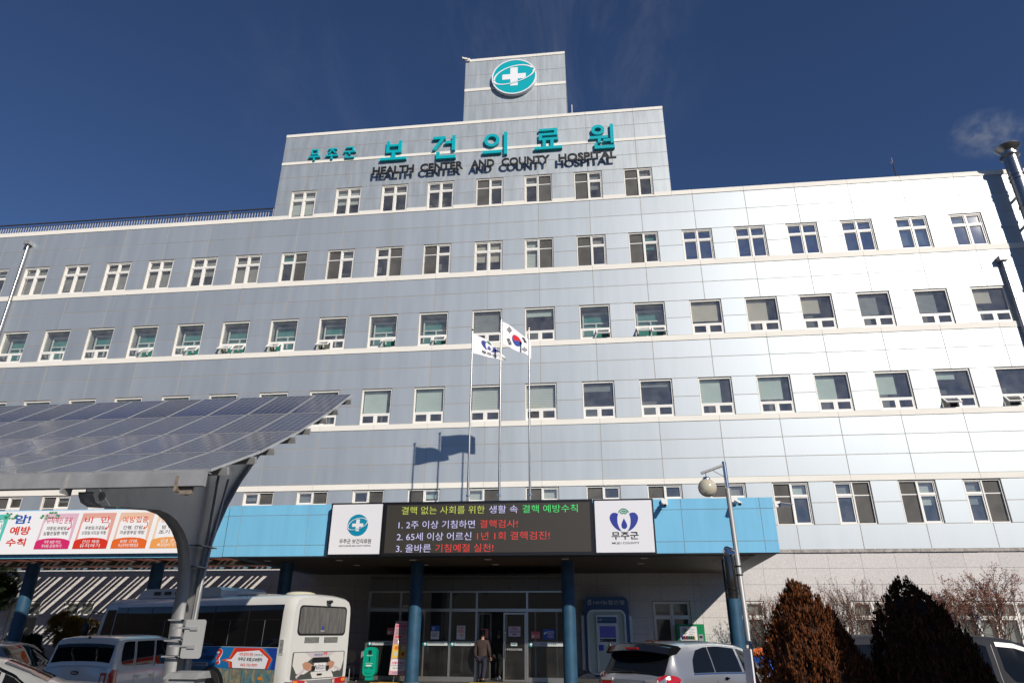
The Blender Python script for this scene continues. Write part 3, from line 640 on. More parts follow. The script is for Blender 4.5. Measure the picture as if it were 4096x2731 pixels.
def tulip(sc, cxx, cz):
    """petals, droplet and arcs of the county emblem as outlines"""
    def bez(p, n=10):
        out = []
        for i in range(n):
            t = i/n; a = [(1-t)**3, 3*t*(1-t)**2, 3*t*t*(1-t), t**3]; out.append((sum(a[k]*p[k][0] for k in range(4)), sum(a[k]*p[k][1] for k in range(4))))
        return out
    pet = bez([(.38, .62), (.75, .85), (1.0, .6), (1.0, .32)]) + bez([(1.0, .32), (.95, -.1), (.55, -.55), (.18, -.58)]) + bez([(.18, -.58), (.5, -.3), (.52, .3), (.38, .62)])
    drop = bez([(0, .32), (.1, .1), (.2, -.05), (.2, -.18)]) + bez([(.2, -.18), (.2, -.36), (.08, -.42), (0, -.42)]) + bez([(0, -.42), (-.08, -.42), (-.2, -.36), (-.2, -.18)]) + bez([(-.2, -.18), (-.2, -.05), (-.1, .1), (0, .32)])
    tr = lambda L: [(cxx+a*sc, cz+b*sc) for a, b in L]
    arcs = [[(cxx+a*sc, cz+b*sc) for a, b in arcband(0, .5, r0, r0+.075, R(28), R(152), 16, 1.15)] for r0 in (.12, .24, .36)]
    return [tr(pet), tr([(-a, b) for a, b in pet]), tr(drop)], arcs
bl_, ar_ = tulip(.43, .97, 4.66)
q = MB()
for s_ in bl_: q.prism(s_, (0, -7.527, 0), UX, UZ, NF, .003)
q.build('petal', 'navy', cb); q = MB()
for s_ in ar_: q.prism(s_, (0, -7.527, 0), UX, UZ, NF, .003)
q.build('arc', 'green', cb)
q = MB(); text(q, '무주군', (0, -7.527, 0), UX, UZ, NF, (.57, 1.38, 4.17, 4.39), .003, .022); q.build('lettering', 'black', cb)
q = MB(); text(q, 'MUJU COUNTY', (0, -7.527, 0), UX, UZ, NF, (.58, 1.39, 4.02, 4.1), .003, .012); q.build('lettering', 'black', cb)

# cancer prevention banner
bn = thing('health_banner', 'long white banner of coloured health advice cards on the blue canopy', 'banner', (-17.5, -7.2, 3.95))
YB = -7.26
q = MB().box(-22.5, -12.9, YB, YB+.12, 3.92, 5.34); q.build('board', 'pure', bn)
MT.update(c_pink=pmat('pink card', (.68, .45, .55), .5), c_red=pmat('red card', (.70, .36, .30), .5), c_orange=pmat('orange card', (.74, .50, .38), .5), c_tan=pmat('tan card', (.76, .60, .42), .5), c_green=pmat('green card', (.10, .5, .42), .5),
          magenta=pmat('magenta print', (.6, .02, .14), .5), red=pmat('red print', (.62, .03, .012), .5), orange=pmat('orange print', (.72, .13, .015), .5), tan=pmat('tan print', (.78, .33, .08), .5), blue=pmat('blue print', (.02, .09, .38), .5), ink=pmat('dark print', (.03, .025, .03), .5), leaf=pmat('leaf print', (.03, .24, .07), .5))
o_ = (0, YB-.002, 0)
def T(parent, s, box, mat, bold=.012, o=o_, u=UX, n=NF, keep=False):
    q = MB(); text(q, s, o, u, UZ, n, box, .003, bold, keep=keep); return q.build('lettering', mat, parent)
T(bn, '암!', (-19.62, -19.02, 4.92, 5.22), 'blue', .03); T(bn, '예방', (-19.68, -18.92, 4.55, 4.83), 'red', .025); T(bn, '수칙', (-19.7, -18.98, 4.18, 4.44), 'red', .025)
def card(x0, x1, cc, hc, title, l1, l2, b1, b2):
    sh = .10; q = MB().prism([(x0, 4.08), (x1-sh, 4.08), (x1, 5.24), (x0+sh, 5.24)], o_, UX, UZ, NF, .003); c = q.build('card', cc, bn)
    q = MB(); m = [(x0+.10, 4.30), (x1-.16, 4.30), (x1-.16, 4.95)] + [(x1-.16-.1*(1-math.cos(t)), 4.95+.12*math.sin(t)) for t in (.4, .8, 1.2, 1.57)] + [(x0+.3, 5.07), (x0+.2, 5.0), (x0+.14, 4.9)]
    q.prism(m, (0, YB-.006, 0), UX, UZ, NF, .002); q.build('card_face', 'pure', c)
    q = MB(); mid = (x0+x1-sh)/2; hw_ = (x1-sh-x0)/2
    q.prism([(x0, 4.08), (x1-sh, 4.08), (x1-sh+.015, 4.30)] + [(mid+hw_*math.cos(t), 4.30+.13*math.sin(t)) for t in [math.pi*k/10 for k in range(1, 10)]] + [(x0+.012, 4.30)], (0, YB-.010, 0), UX, UZ, NF, .002); q.build('card_foot', hc, c)
    oo = (0, YB-.014, 0)
    T(c, title, (x0+.22, x1-.18, 4.91, 5.11), hc, .006, oo); T(c, l1, (x0+.3, x1-.3, 4.69, 4.81), 'ink', 0, oo); T(c, l2, (x0+.22, x1-.24, 4.53, 4.65), 'ink', 0, oo)
    T(c, b1, (mid-.3, mid+.32, 4.25, 4.36), 'pure', 0, oo); T(c, b2, (mid-.36, mid+.36, 4.12, 4.23), 'pure', 0, oo)
    q = MB(); q.prism([(x1-.2, 4.92), (x1-.17, 4.90), (x1-.2, 4.78), (x1-.26, 4.74), (x1-.25, 4.80), (x1-.32, 4.71), (x1-.22, 4.69), (x1-.235, 4.715), (x1-.16, 4.78)], oo, UX, UZ, NF, .003); q.build('arrow', hc, c)
card(-18.62, -17.27, 'c_pink', 'magenta', '규칙적인 운동', '대장암,유방암,', '심혈관질환 예방', '하루 30분 이상,', '주5회 운동하기')
card(-17.22, -15.9, 'c_red', 'red', '비  만', '유방암,자궁암,', '신장암,식도암 위험', '건강 체중', '유지하기')
card(-15.85, -14.52, 'c_orange', 'orange', '예방접종', '간염, 간암,', '자궁경부암 예방', 'B형 간염,', '자궁경부암 예방접종')
card(-14.47, -13.14, 'c_tan', 'tan', '암조기검진', '암 예방과', '조기 발견', '검진', '빠짐없이 받기')
card(-21.15, -19.85, 'c_green', 'c_green', '절주', '구강암,식도암', '간암 예방', '하루 한두잔도', '피하기')
q = MB(); random.seed(3)
for bx in (-20.0, -19.7, -18.55, -18.3, -18.05):
    for k in range(7):
        a = random.uniform(0, 6.28); x_ = bx+random.uniform(-.14, .14); z_ = 5.3-random.uniform(0, .2)
        q.prism([(x_+.07*math.cos(a+t)*(1 if j % 2 else .45), z_-.02+.05*math.sin(a+t)*(1 if j % 2 else .45)) for j, t in enumerate([i*math.pi/5 for i in range(10)])], (0, YB-.003-.0006*k, 0), UX, UZ, NF, .0004)
q.build('ivy_print', 'leaf', bn)

# ------------------------------------------------------------------ flagpoles and flags
def flagpole(x, zt, label):
    p = thing('flagpole', label, 'flagpole', (x, -5, ZT-.25), 0, 'flagpoles on the canopy roof')
    q = MB().tube([(x, -5, ZT-.25), (x, -5, zt-.1)], [.045, .028], 12); q.build('pole', 'dullsteel', p, True)
    q = MB().sphere((x, -5, zt-.05), .055, 14, 10); q.build('finial', pmat('gilt ball', (.5, .40, .28), .25, 1.0), p, True)
    q = MB().box(x-.12, x+.12, -5.12, -4.88, ZT-.25, ZT-.2); q.lathe([(.05, 0), (.07, 0), (.07, .06), (.05, .06)], (x, -5, 6.0), 12); q.build('base_plate', 'steel', p)
flagpole(-4.33, 12.51, 'left steel flagpole carrying the white county flag'); flagpole(-3.21, 12.96, 'tallest middle steel flagpole carrying the national flag'); flagpole(-2.12, 12.46, 'right steel flagpole with no flag')
MT['cloth'] = pmat('white flag cloth', (.80, .79, .82), .8)
def flagmesh(pos, nu=26, nv=16):
    m = MB()
    for j in range(nv+1):
        for i in range(nu+1): m.v.append(tuple(pos(i/nu, j/nv)))
    for j in range(nv):
        for i in range(nu): a = j*(nu+1)+i; m.f.append((a, a+nu+1, a+nu+2, a+1))
    return m
def patch(mb, poly, pos, off):
    """small outline in flag space laid on the waving cloth"""
    c = (sum(p[0] for p in poly)/len(poly), sum(p[1] for p in poly)/len(poly))
    for k in (1.0,):
        rings = [[(c[0]+(p[0]-c[0])*t, c[1]+(p[1]-c[1])*t) for p in poly] for t in (0.02, .35, .7, 1.0)]
        n = len(mb.v); m = len(poly)
        for r in rings:
            for p in r: mb.v.append(tuple(pos(*p) + off))
        for a in range(3):
            for i in range(m): j = (i+1) % m; mb.f.append((n+a*m+i, n+a*m+j, n+(a+1)*m+j, n+(a+1)*m+i))
def kpos(u, v):
    wv = .07*math.sin(u*7.5+v*1.2)*u**.6 + .03*math.sin(u*13-v*3)*u
    top = 12.78-.36*u-.20*u*u; h = .90-.10*u
    return Vector((-3.16+1.04*u+.35*wv, -4.97+.78*u-wv, top-h*v-.05*math.sin(u*6)*v))
kf = thing('national_flag', 'white national flag with red and blue circle flying from the middle pole', 'flag', (-3.16, -5, 12.3))
flagmesh(kpos).build('cloth', 'cloth', kf, True)
A_ = 1.5; dg = math.atan2(2, 3)
def fr(x, y): return (.5+x/A_, .5-y)          # flag heights -> u,v
def rotp(L, a): return [(x*math.cos(a)-y*math.sin(a), x*math.sin(a)+y*math.cos(a)) for x, y in L]
r_ = .25
red = [(r_*math.cos(t), r_*math.sin(t)) for t in np.linspace(0, math.pi, 20)] + [(-r_/2+r_/2*math.cos(t), r_/2*math.sin(t)) for t in np.linspace(math.pi, 2*math.pi, 12)[1:]] + [(r_/2+r_/2*math.cos(t), r_/2*math.sin(t)) for t in np.linspace(math.pi, 0, 12)[1:-1]]
blu = [(-x, -y) for x, y in red]
for nm, L_, mt in (('red_half', red, pmat('flag red', (.62, .02, .035), .8)), ('blue_half', blu, pmat('flag blue', (.02, .07, .32), .8))):
    m = MB(); P_ = [fr(x, y) for x, y in rotp(L_, -dg)]
    for s_ in (-1, 1):
        n = len(m.v)
        for p_ in P_: m.v.append(tuple(kpos(*p_) + Vector((.6, -.8, 0))*.012*(-s_)))
        m.f.append(tuple(range(n, n+len(P_))))
    m.build(nm, mt, kf)
m = MB()
for ang, rows in ((math.pi-dg, (1, 1, 1)), (-dg, (0, 0, 0)), (dg, (0, 1, 0)), (math.pi+dg, (1, 0, 1))):
    d = .25+.125+.083
    ccx, ccy = d*1.06*math.cos(ang), d*1.06*math.sin(ang)
    for k, solid in enumerate(rows):
        off = (k-1)*.0625
        for a, b in (((-.125, .125),) if solid else ((-.125, -.012), (.012, .125))):
            rect = [(off-.021, a), (off+.021, a), (off+.021, b), (off-.021, b)]
            P_ = [fr(x+ccx, y+ccy) for x, y in rotp(rect, ang)]
            for s_ in (-1, 1):
                n = len(m.v)
                for p_ in P_: m.v.append(tuple(kpos(*p_) + Vector((.6, -.8, 0))*.012*(-s_)))
                m.f.append((n, n+1, n+2, n+3))
m.build('trigram', 'black', kf)
def cpos(u, v):
    wv = .06*math.sin(u*8+v*1.5)*u**.6 + .04*math.sin(u*4-v*5)*u
    top = 12.32-.30*u-.50*u*u; bot = 11.48-.10*u-.06*u*u
    return Vector((-4.30+1.16*u+.3*wv+.05*v*u, -4.97+.55*u-wv, top*(1-v)+bot*v-.03*math.sin(u*9)*(1-v)))
cf = thing('county_flag', 'white county flag with a blue emblem flying from the left pole', 'flag', (-4.3, -5, 12.0))
flagmesh(cpos).build('cloth', 'cloth', cf, True)
bl2, ar2 = tulip(.30, 0, 0)
def cflag(nm, polys, mt, cu, cv, k=1.0):
    m = MB()
    for P_ in polys:
        for s_ in (-1, 1):
            n = len(m.v)
            for a, b in P_: m.v.append(tuple(cpos(cu+a/1.35*k, cv-b*k) + Vector((.5, -.85, 0))*.014*(-s_)))
            m.f.append(tuple(range(n, n+len(P_))))
    m.build(nm, mt, cf)
cflag('petal', bl2, 'navy', .5, .38, 1.15); cflag('arc', ar2, 'green', .5, .38, 1.15)
vs, fs, _e = textmesh('무주군', .02); xs = [p[0] for p in vs]; ys = [p[1] for p in vs]
m = MB()
for s_ in (-1, 1): m.add(vs, fs, lambda p: cpos(.26+.48*(p[0]-min(xs))/(max(xs)-min(xs)), .90-.2*(p[1]-min(ys))/(max(ys)-min(ys))) + Vector((.5, -.85, 0))*.014*(-s_))
m.build('lettering', 'black', cf)

# ------------------------------------------------------------------ pergola under the left canopy
pg = thing('pergola', 'red brown slatted pergola between the left canopy edge and the wall', 'pergola', (-20, -3.5, 3.8))
q = MB(); x = -30.0
while x < -12.6:
    q.box(x, x+.32, -6.75, -0.42, 4.05, 4.10)
    for k in range(2):
        a = x+.32+.16+k*.245; q.box(a, a+.085, -6.75, -0.42 - .05*(k % 2), 4.05, 4.13)
    x += 1.04
q.build('slat', 'brown_wood', pg)
q = MB().box(-30, -11.97, -3.35, -2.85, 3.90, 4.045); q.build('beam', 'darksteel', pg)
q = MB().box(-30, -11.97, -0.42, -0.33, 3.98, 4.16); q.build('ledger', 'blue_dark', pg)

# ------------------------------------------------------------------ glass entrance
en = thing('glass_entrance', 'dark glass entrance vestibule with aluminium frames under the canopy', 'entrance', (-4.5, -3.6, 0.06))
EX0, EX1, EY, EZ = -8.05, -0.95, -3.6, 0.06
MX = [EX0, -6.89, -5.08, -4.15, -2.37, EX1]
q = MB()
for a, b in zip([EX0, -7.07, -6.05, -5.02, -4.0, -2.98, -1.96], [-7.07, -6.05, -5.02, -4.0, -2.98, -1.96, EX1]): plate(q, a, b, 2.92, 3.36, EY, .006, .03)
q.build('header_panel', 'greypanel', en)
q = MB()
for x in MX: q.box(x-.035, x+.035, EY, EY+.10, EZ, 2.92)
q.box(EX0, EX1, EY-.01, EY+.11, 2.88, 2.93); q.box(EX0, EX1, EY-.02, EY+.12, 2.25, 2.35); q.box(EX0, -4.2, EY-.004, EY+.09, EZ, .2); q.box(-2.33, EX1, EY-.004, EY+.09, EZ, .2)
q.box(-6.02, -5.98, EY+.01, EY+.08, EZ, 2.25)
q.build('frame', 'alu', en)
q = MB(); q.box(EX0, EX1, EY, -0.1, 3.37, 3.45); q.box(EX0-.03, EX0, EY, -.1, 2.9, 3.4); q.box(EX1, EX1+.03, EY, -.1, 2.9, 3.4); q.build('roof', 'greypanel', en)
q = MB()
for a, b in zip(MX[:-1], MX[1:]):
    hole_quad(q, a+.035, b-.035, EY+.05, 2.35, 2.88)
    if a != -4.15: hole_quad(q, a+.035, b-.035, EY+.05, .2, 2.25)
for x in (EX0, EX1): q.quad((x, EY+.1, .2), (x, -.1, .2), (x, -.1, 2.9), (x, EY+.1, 2.9))
q.build('glazing', 'doorglass', en)
dr = MB(); frame_bars(dr, -3.2, -2.41, .07, 2.22, .055, EY+.02, EY+.07); d1 = dr.build('door', 'alu', en)
q = MB(); hole_quad(q, -3.145, -2.465, EY+.045, .125, 2.165); q.build('door_glass', 'doorglass', d1)
q = MB().tube([(-3.13, EY-.04, .8), (-3.13, EY-.04, 1.6)], .016, 8); q.build('handle', 'steel', d1)
# the left leaf stands open, swung inwards
dr = MB(); frame_bars(dr, 0, .86, .07, 2.22, .055, -.025, .025); c, s_ = math.cos(R(66)), math.sin(R(66)); tf = lambda p: (-4.1+p[0]*c-p[1]*s_, EY+.06+p[0]*s_+p[1]*c, p[2])
dr.v = [tf(p) for p in dr.v]; d2 = dr.build('door', 'alu', en); q = MB(); hole_quad(q, .055, .805, 0, .125, 2.165); q.v = [tf(p) for p in q.v]; q.build('door_glass', 'doorglass', d2)
q = MB().tube([tf((.78, -.05, .8)), tf((.78, -.05, 1.6))], .016, 8); q.build('handle', 'steel', d2)
MT['lobby'] = vary(pmat('dark lobby wall', (.055, .055, .052), .7), .3, 1)
q = MB().box(EX0+.02, EX1-.02, -.32, -.12, .06, 3.3); q.box(EX0+.05, EX0+.07, EY+.2, -.3, .06, 3.3); q.build('lobby_wall', 'lobby', en)
q = MB()
for x in (-6.6, -5.5, -4.3, -3.4, -2.3, -1.5): q.box(x, x+.06, -1.4, -1.34, .06, 2.3)
q.box(EX0+.1, EX1-.1, -1.4, -1.33, 2.3, 2.42); q.build('inner_frame', 'alu', en)
q = MB()
for x, y in ((-6.9, -2.4), (-5.3, -2.0), (-3.2, -2.2), (-1.7, -2.4)): q.lathe([(.0001, 0), (.11, 0), (.11, -.02)], (x, y, 3.36), 14)
q.build('ceiling_lamp', 'pvc', en)
MT['strip'] = pmat('grey white glass strip', (.48, .49, .50), .5); MT['teal_print'] = pmat('teal print', (.0, .17, .17), .5)
def strip(x0, x1):
    s = MB().box(x0, x1, EY-.012, EY-.006, 1.16, 1.30); s = s.build('glass_strip', 'strip', en); o = (0, EY-.0125, 0)
    q = MB(); q.prism(circ(x0+.06, 1.225, .09, n=24), o, UX, UZ, NF, .001); q.build('logo', 'teal_print', s)
    q = MB(); q.prism([(x0+.03, 1.255), (x0+.03, 1.2), (x0+.05, 1.2), (x0+.05, 1.17), (x0+.08, 1.17), (x0+.08, 1.2), (x0+.11, 1.2), (x0+.11, 1.25), (x0+.08, 1.25), (x0+.08, 1.28), (x0+.05, 1.28), (x0+.05, 1.255)], (0, EY-.014, 0), UX, UZ, NF, .001); q.build('logo_cross', 'pure', s)
    T(s, '무주군보건의료원', (max(x0+.2, (x0+x1)/2-.26), min(x1-.05, (x0+x1)/2+.3), 1.195, 1.265), 'teal_print', .01, o)
for a, b in ((-7.98, -6.95), (-6.0, -5.14), (-5.04, -4.2), (-2.3, -1.05)): strip(a, b)
def poster(label, x0, x1, z0, z1, base, items, y=EY-.012, cat='poster'):
    p = thing('notice', label, cat, ((x0+x1)/2, y, z0)); q = MB().box(x0, x1, y-.004, y, z0, z1); q.build('sheet', base, p)
    for (kind, a, b, c, d, m, *t) in items:
        X0, X1, Z0, Z1 = x0+(x1-x0)*a, x0+(x1-x0)*b, z0+(z1-z0)*c, z0+(z1-z0)*d
        if kind == 'r': q = MB().box(X0, X1, y-.006, y-.0042, Z0, Z1); q.build('print', m, p)
        elif kind == 'p': q = MB().prism([(X0+(X1-X0)*s, Z0+(Z1-Z0)*r) for s, r in t[0]], (0, y-.0062, 0), UX, UZ, NF, .001); q.build('print', m, p)
        else: T(p, t[0], (X0, X1, Z0, Z1), m, t[1] if len(t) > 1 else .006, (0, y-.007, 0))
    return p
def rows(a, b, c, d, n, m): h = (d-c)/n; return [('r', a, b-(.15 if k % 3 == 2 else 0)*(b-a), c+h*k+.25*h, c+h*k+.7*h, m) for k in range(n)]
MT['pinkpaper'] = pmat('pink paper', (.62, .16, .17), .6); MT['bluepaper'] = pmat('blue paper', (.03, .10, .40), .6); MT['lilac'] = pmat('pale lilac paper', (.52, .46, .56), .6); MT['paper'] = pmat('paper', (.66, .65, .66), .6); MT['greytext'] = pmat('grey print', (.18, .17, .19), .7)
poster('blue and white notice on the glass just right of the column by the pink banner', -5.75, -5.45, 1.36, 1.80, 'paper', [('r', 0, 1, .58, 1, 'bluepaper'), ('t', .14, .45, .66, .92, 'pure', '안내\n말씀')] + rows(.15, .85, .18, .5, 5, 'greytext'))
poster('white emergency notice with an orange arrow on the middle glass pane', -4.83, -4.53, 1.36, 1.80, 'paper', [('t', .12, .88, .78, .93, 'red', '응급실환자', .012)] + rows(.1, .9, .48, .74, 4, 'red') + [('r', .3, .85, .28, .38, 'tan'), ('r', .5, .78, .17, .22, 'greytext')])
poster('pale lilac notice with a black arrow on the closed glass door', -3.02, -2.6, 1.46, 1.78, 'lilac', [('t', .3, .7, .8, .92, 'red', '야간출입통제'), ('t', .22, .78, .66, .77, 'red', '(18:00~08:00)')] + rows(.08, .92, .36, .6, 2, 'greytext') + [('p', .32, .68, .1, .32, 'ink', [(0, .5), (.3, 1), (.3, .68), (1, .68), (1, .32), (.3, .32), (.3, 0)])])
poster('small pink notice beside the blue camera notice right of the doors', -2.23, -1.93, 1.40, 1.62, 'pinkpaper', [('t', .3, .9, .68, .88, 'red', '예방수칙안내')] + rows(.4, .9, .2, .6, 4, 'c_red') + [('r', .08, .34, .1, .5, 'paper')])
poster('blue surveillance camera notice on the glass next to the right main column', -1.83, -1.42, 1.38, 1.70, 'bluepaper', [('t', .42, .93, .55, .78, 'pure', 'CCTV', .02), ('r', .38, .395, .15, .85, 'pure')] + rows(.45, .9, .12, .5, 4, 'c_pink') + [('p', .07, .34, .42, .75, 'pure', [(0, .55), (.8, 1), (1, .62), (.55, .38), (.5, .05), (.32, .05), (.38, .33), (.1, .2)])])
poster('pink notice on the glass half hidden behind the pink standing banner', -7.32, -7.08, 1.5, 1.72, 'pinkpaper', [('t', .15, .95, .68, .88, 'red', '예방수칙'), ('r', .1, .5, .1, .55, 'paper')] + rows(.55, .92, .2, .6, 3, 'c_red'))
poster('pink notice on the open glass door near the man in the cap', -3.98, -3.72, 1.40, 1.70, 'pinkpaper', [('t', .1, .9, .72, .9, 'red', '예방수칙')] + rows(.4, .9, .2, .65, 4, 'c_red'))
poster('small teal sticker reading muju on the closed glass door', -2.94, -2.71, 1.16, 1.28, 'teal_print', [('r', .04, .96, .06, .94, 'strip'), ('t', .12, .88, .22, .78, 'teal_print', 'muju', .03)], cat='sticker')
T(d1, '무주군보건의료원', (-3.08, -2.55, 1.02, 1.09), 'strip', .01, (0, EY-.012, 0))

# ------------------------------------------------------------------ things on the porch
ds = thing('bottle_dispenser', 'green rounded plastic dispenser box standing on a dark foot by the glass entrance', 'dispenser', (-7.46, -4.6, 0.06))
MT['green_plastic'] = pmat('green plastic', (.0, .30, .20), .35)
def rrect(x0, x1, z0, z1, r, n=6):
    out = []
    for cx_, cz_, a in ((x1-r, z1-r, 0), (x0+r, z1-r, 90), (x0+r, z0+r, 180), (x1-r, z0+r, 270)):
        for k in range(n+1): t = R(a+90*k/n); out.append((cx_+r*math.cos(t), cz_+r*math.sin(t)))
    return out
q = MB().prism(rrect(-7.74, -7.3, .24, 1.12, .16), (0, -4.5, 0), UX, UZ, NF, .24); q.build('body', 'green_plastic', ds)
q = MB().box(-7.64, -7.38, -4.7, -4.54, .12, .26); q.build('stem', 'green_plastic', ds); q = MB().box(-7.82, -7.18, -4.85, -4.4, .06, .13); q.build('foot', 'plastic', ds)
q = MB(); o2 = (0, -4.742, 0)
for a in (rrect(-7.58, -7.46, .90, 1.03, .03), rrect(-7.545, -7.5, .68, .83, .01), rrect(-7.68, -7.56, .485, .51, .01), rrect(-7.5, -7.38, .485, .51, .01)): q.prism(a, o2, UX, UZ, NF, .003)
q.build('slot', 'plastic', ds); q = MB().prism(rrect(-7.62, -7.42, .34, .41, .03), o2, UX, UZ, NF, .02); q.build('tray', 'green_plastic', ds)
T(ds, '물건인도 수거함', (-7.62, -7.42, .855, .88), 'pure', .01, o2); T(ds, '장애인의 편의를 위하여', (-7.64, -7.4, .62, .64), 'pure', .01, o2); q = MB().prism(rrect(-7.63, -7.44, .545, .585, .018), o2, UX, UZ, NF, .003); q.build('label', 'paper', ds)
bs = thing('standing_banner', 'leaning pink health banner on a stand left of the first blue column', 'banner', (-6.55, -4.6, 0.06))
def lean(p): return (p[0]+.045*(p[2]-.3), p[1]+.10*(p[2]-.3), p[2])
def LB(mb, nm, mt, par): mb.v = [lean(p) for p in mb.v]; return mb.build(nm, mt, par)
MT['banner_pink'] = pmat('pink banner cloth', (.55, .30, .34), .6); MT['yellow'] = pmat('yellow print', (.66, .45, .06), .6)
bc = LB(MB().box(-6.84, -6.28, -4.71, -4.70, .30, 1.93), 'cloth', 'banner_pink', bs)
def LT(s, box, m, b=.012): q = MB(); text(q, s, (0, -4.712, 0), UX, UZ, NF, box, .002, b); LB(q, 'lettering', m, bc)
LT('신종 코로나바이러스감염증', (-6.8, -6.33, 1.84, 1.87), 'ink', 0); LT('예방행동수칙', (-6.81, -6.32, 1.73, 1.81), 'magenta', .03)
q = MB()
for k in range(5): q.box(-6.8, -6.36-.1*(k % 2), -4.714, -4.711, 1.66-.04*k, 1.675-.04*k)
for k in range(4): q.box(-6.8, -6.4-.1*(k % 3), -4.714, -4.711, 1.36-.04*k, 1.377-.04*k)
LB(q, 'small_print', 'greytext', bc); q = MB().box(-6.8, -6.55, -4.714, -4.711, 1.42, 1.46); LB(q, 'small_print', 'red', bc)
q = MB().prism(rrect(-6.82, -6.32, .80, 1.2, .04), (0, -4.711, 0), UX, UZ, NF, .003); LB(q, 'yellow_panel', 'yellow', bc)
for k, (a, b, m) in enumerate(((-6.7, 1.1, 'orange'), (-6.45, 1.1, 'strip'), (-6.7, .92, 'strip'), (-6.45, .92, 'red'))):
    q = MB().prism(circ(a, b, .06, n=20), (0, -4.715, 0), UX, UZ, NF, .002); LB(q, 'picture_dot', m, bc)
q = MB().prism(rrect(-6.82, -6.32, .42, .76, .03), (0, -4.711, 0), UX, UZ, NF, .003); LB(q, 'white_panel', 'paper', bc)
q = MB(); text(q, '선별진료소', (0, -4.716, 0), UX, UZ, NF, (-6.79, -6.36, .615, .69), .002, .025); LB(q, 'lettering', 'magenta', bc)
q = MB(); text(q, '063-320-8315', (0, -4.716, 0), UX, UZ, NF, (-6.74, -6.4, .48, .52), .002, .01); text(q, '무주군보건의료원 응급실 앞', (0, -4.716, 0), UX, UZ, NF, (-6.8, -6.34, .555, .59), .002, 0); LB(q, 'lettering', 'ink', bc)
LT('무주군보건의료원', (-6.72, -6.42, .335, .375), 'blue', .01)
q = MB().tube([(-6.7, -4.65, .06), (-6.56, -4.66, 1.0), (-6.4, -4.5, 1.9)], .012, 6); q.tube([(-6.35, -4.65, .06), (-6.56, -4.66, 1.0), (-6.75, -4.5, 1.9)], .012, 6); q.tube([(-6.55, -4.3, .06), (-6.56, -4.62, 1.0)], .012, 6); q.build('stand', 'alu', bs)
ch = thing('waiting_chair', 'dark chair by the wall between the bus and the green dispenser', 'chair', (-8.6, -3.9, .06))
q = MB().prism(rrect(-8.9, -8.35, .62, .98, .12), (0, -3.62, 0), UX, UZ, NF, .05); q.build('backrest', 'plastic', ch); q = MB().box(-8.9, -8.35, -4.15, -3.66, .46, .52); q.build('seat', 'plastic', ch)
for x in (-8.86, -8.39):
    for y in (-4.11, -3.66): q = MB().tube([(x, y, .06), (x, y, .47)], .014, 6); q.build('leg', 'galv', ch)
sp = thing('grey_stand', 'slim grey stand just left of the green dispenser', 'stand', (-7.98, -4.1, .06))
q = MB().prism(rrect(-8.03, -7.93, .1, .98, .04), (0, -4.05, 0), UX, UZ, NF, .06); q.build('post', 'galv', sp); q = MB().box(-8.1, -7.86, -4.25, -3.95, .06, .1); q.build('foot', 'galv', sp)

# bank machine booth
at = thing('cash_machine_booth', 'blue cash machine booth with silver arched frame against the granite wall', 'cash machine', (.4, -.5, .06))
MT['bankblue'] = pmat('bank blue panel', (.015, .07, .20), .35); MT['frost'] = pmat('frosted pale panel', (.42, .50, .47), .3); MT['silver'] = pmat('silver frame', (.45, .45, .44), .35, .7)
def ushape(x0, x1, z0, z1, r): return [(x0, z0), (x1, z0)] + [p for p in rrect(x0, x1, z0, z1, r)[:14]]
q = MB().prism(ushape(-.44, 1.25, .1, 2.86, .22), (0, -.06, 0), UX, UZ, NF, .74); q.build('surround', 'bankblue', at)
for x in (-.56, 1.26): q = MB().box(x, x+.11, -.62, -.06, .3, 2.2); q.build('side_wing', 'silver', at)
o1 = rrect(-.34, 1.12, .16, 2.40, .24); o2_ = rrect(-.27, 1.05, .23, 2.33, .19)
q = MB(); n = len(o1); yb, yf = -.80, -.92
for L_, y in ((o1, yf), (o2_, yf), (o1, yb), (o2_, yb)):
    for a, b in L_: q.v.append((a, y, b))
for i in range(n):
    j = (i+1) % n; q.f += [(i, j, n+j, n+i)[::-1], (i, j, 2*n+j, 2*n+i), (n+i, 3*n+i, 3*n+j, n+j)]
q.build('arch_frame', 'silver', at)
q = MB().prism(o2_, (0, -.801, 0), UX, UZ, NF, .003); q.build('recess', 'frost', at)
mc = MB().box(.0, .82, -.90, -.805, .25, 2.22).build('machine', 'silver', at)
q = MB().box(.07, .75, -.912, -.902, .3, 1.12); q.build('lower_panel', 'frost', mc)
q = MB().box(.05, .77, -.912, -.902, 1.92, 2.14); q.build('sign_strip', 'bankblue', mc)
T(mc, '농협', (.08, .22, 2.0, 2.08), 'strip', .02, (0, -.913, 0)); T(mc, '자동화기기와 수수료가 할인됩니다', (.26, .74, 2.03, 2.06), 'strip', 0, (0, -.913, 0))
q = MB().box(.12, .72, -.914, -.903, 1.42, 1.82); q.build('screen', emat('dim blue screen', (.02, .025, .16), .35), mc)
q = MB().box(.12, .72, -.912, -.902, 1.28, 1.39); q.build('instruction_strip', 'plastic', mc); T(mc, '365', (.13, .22, 1.31, 1.36), 'strip', .01, (0, -.913, 0))
q = MB().prism(rrect(.06, .24, .98, 1.18, .03), (0, -.914, 0), UX, UZ, NF, .006); q.build('blue_pad', pmat('blue pad', (.01, .05, .4), .4), mc)
MT['signgrey'] = pmat('pale sign letter', (.42, .44, .46), .5)
T(at, 'NH농협은행', (-.08, 1.1, 2.58, 2.74), 'signgrey', .015, (0, -.802, 0))
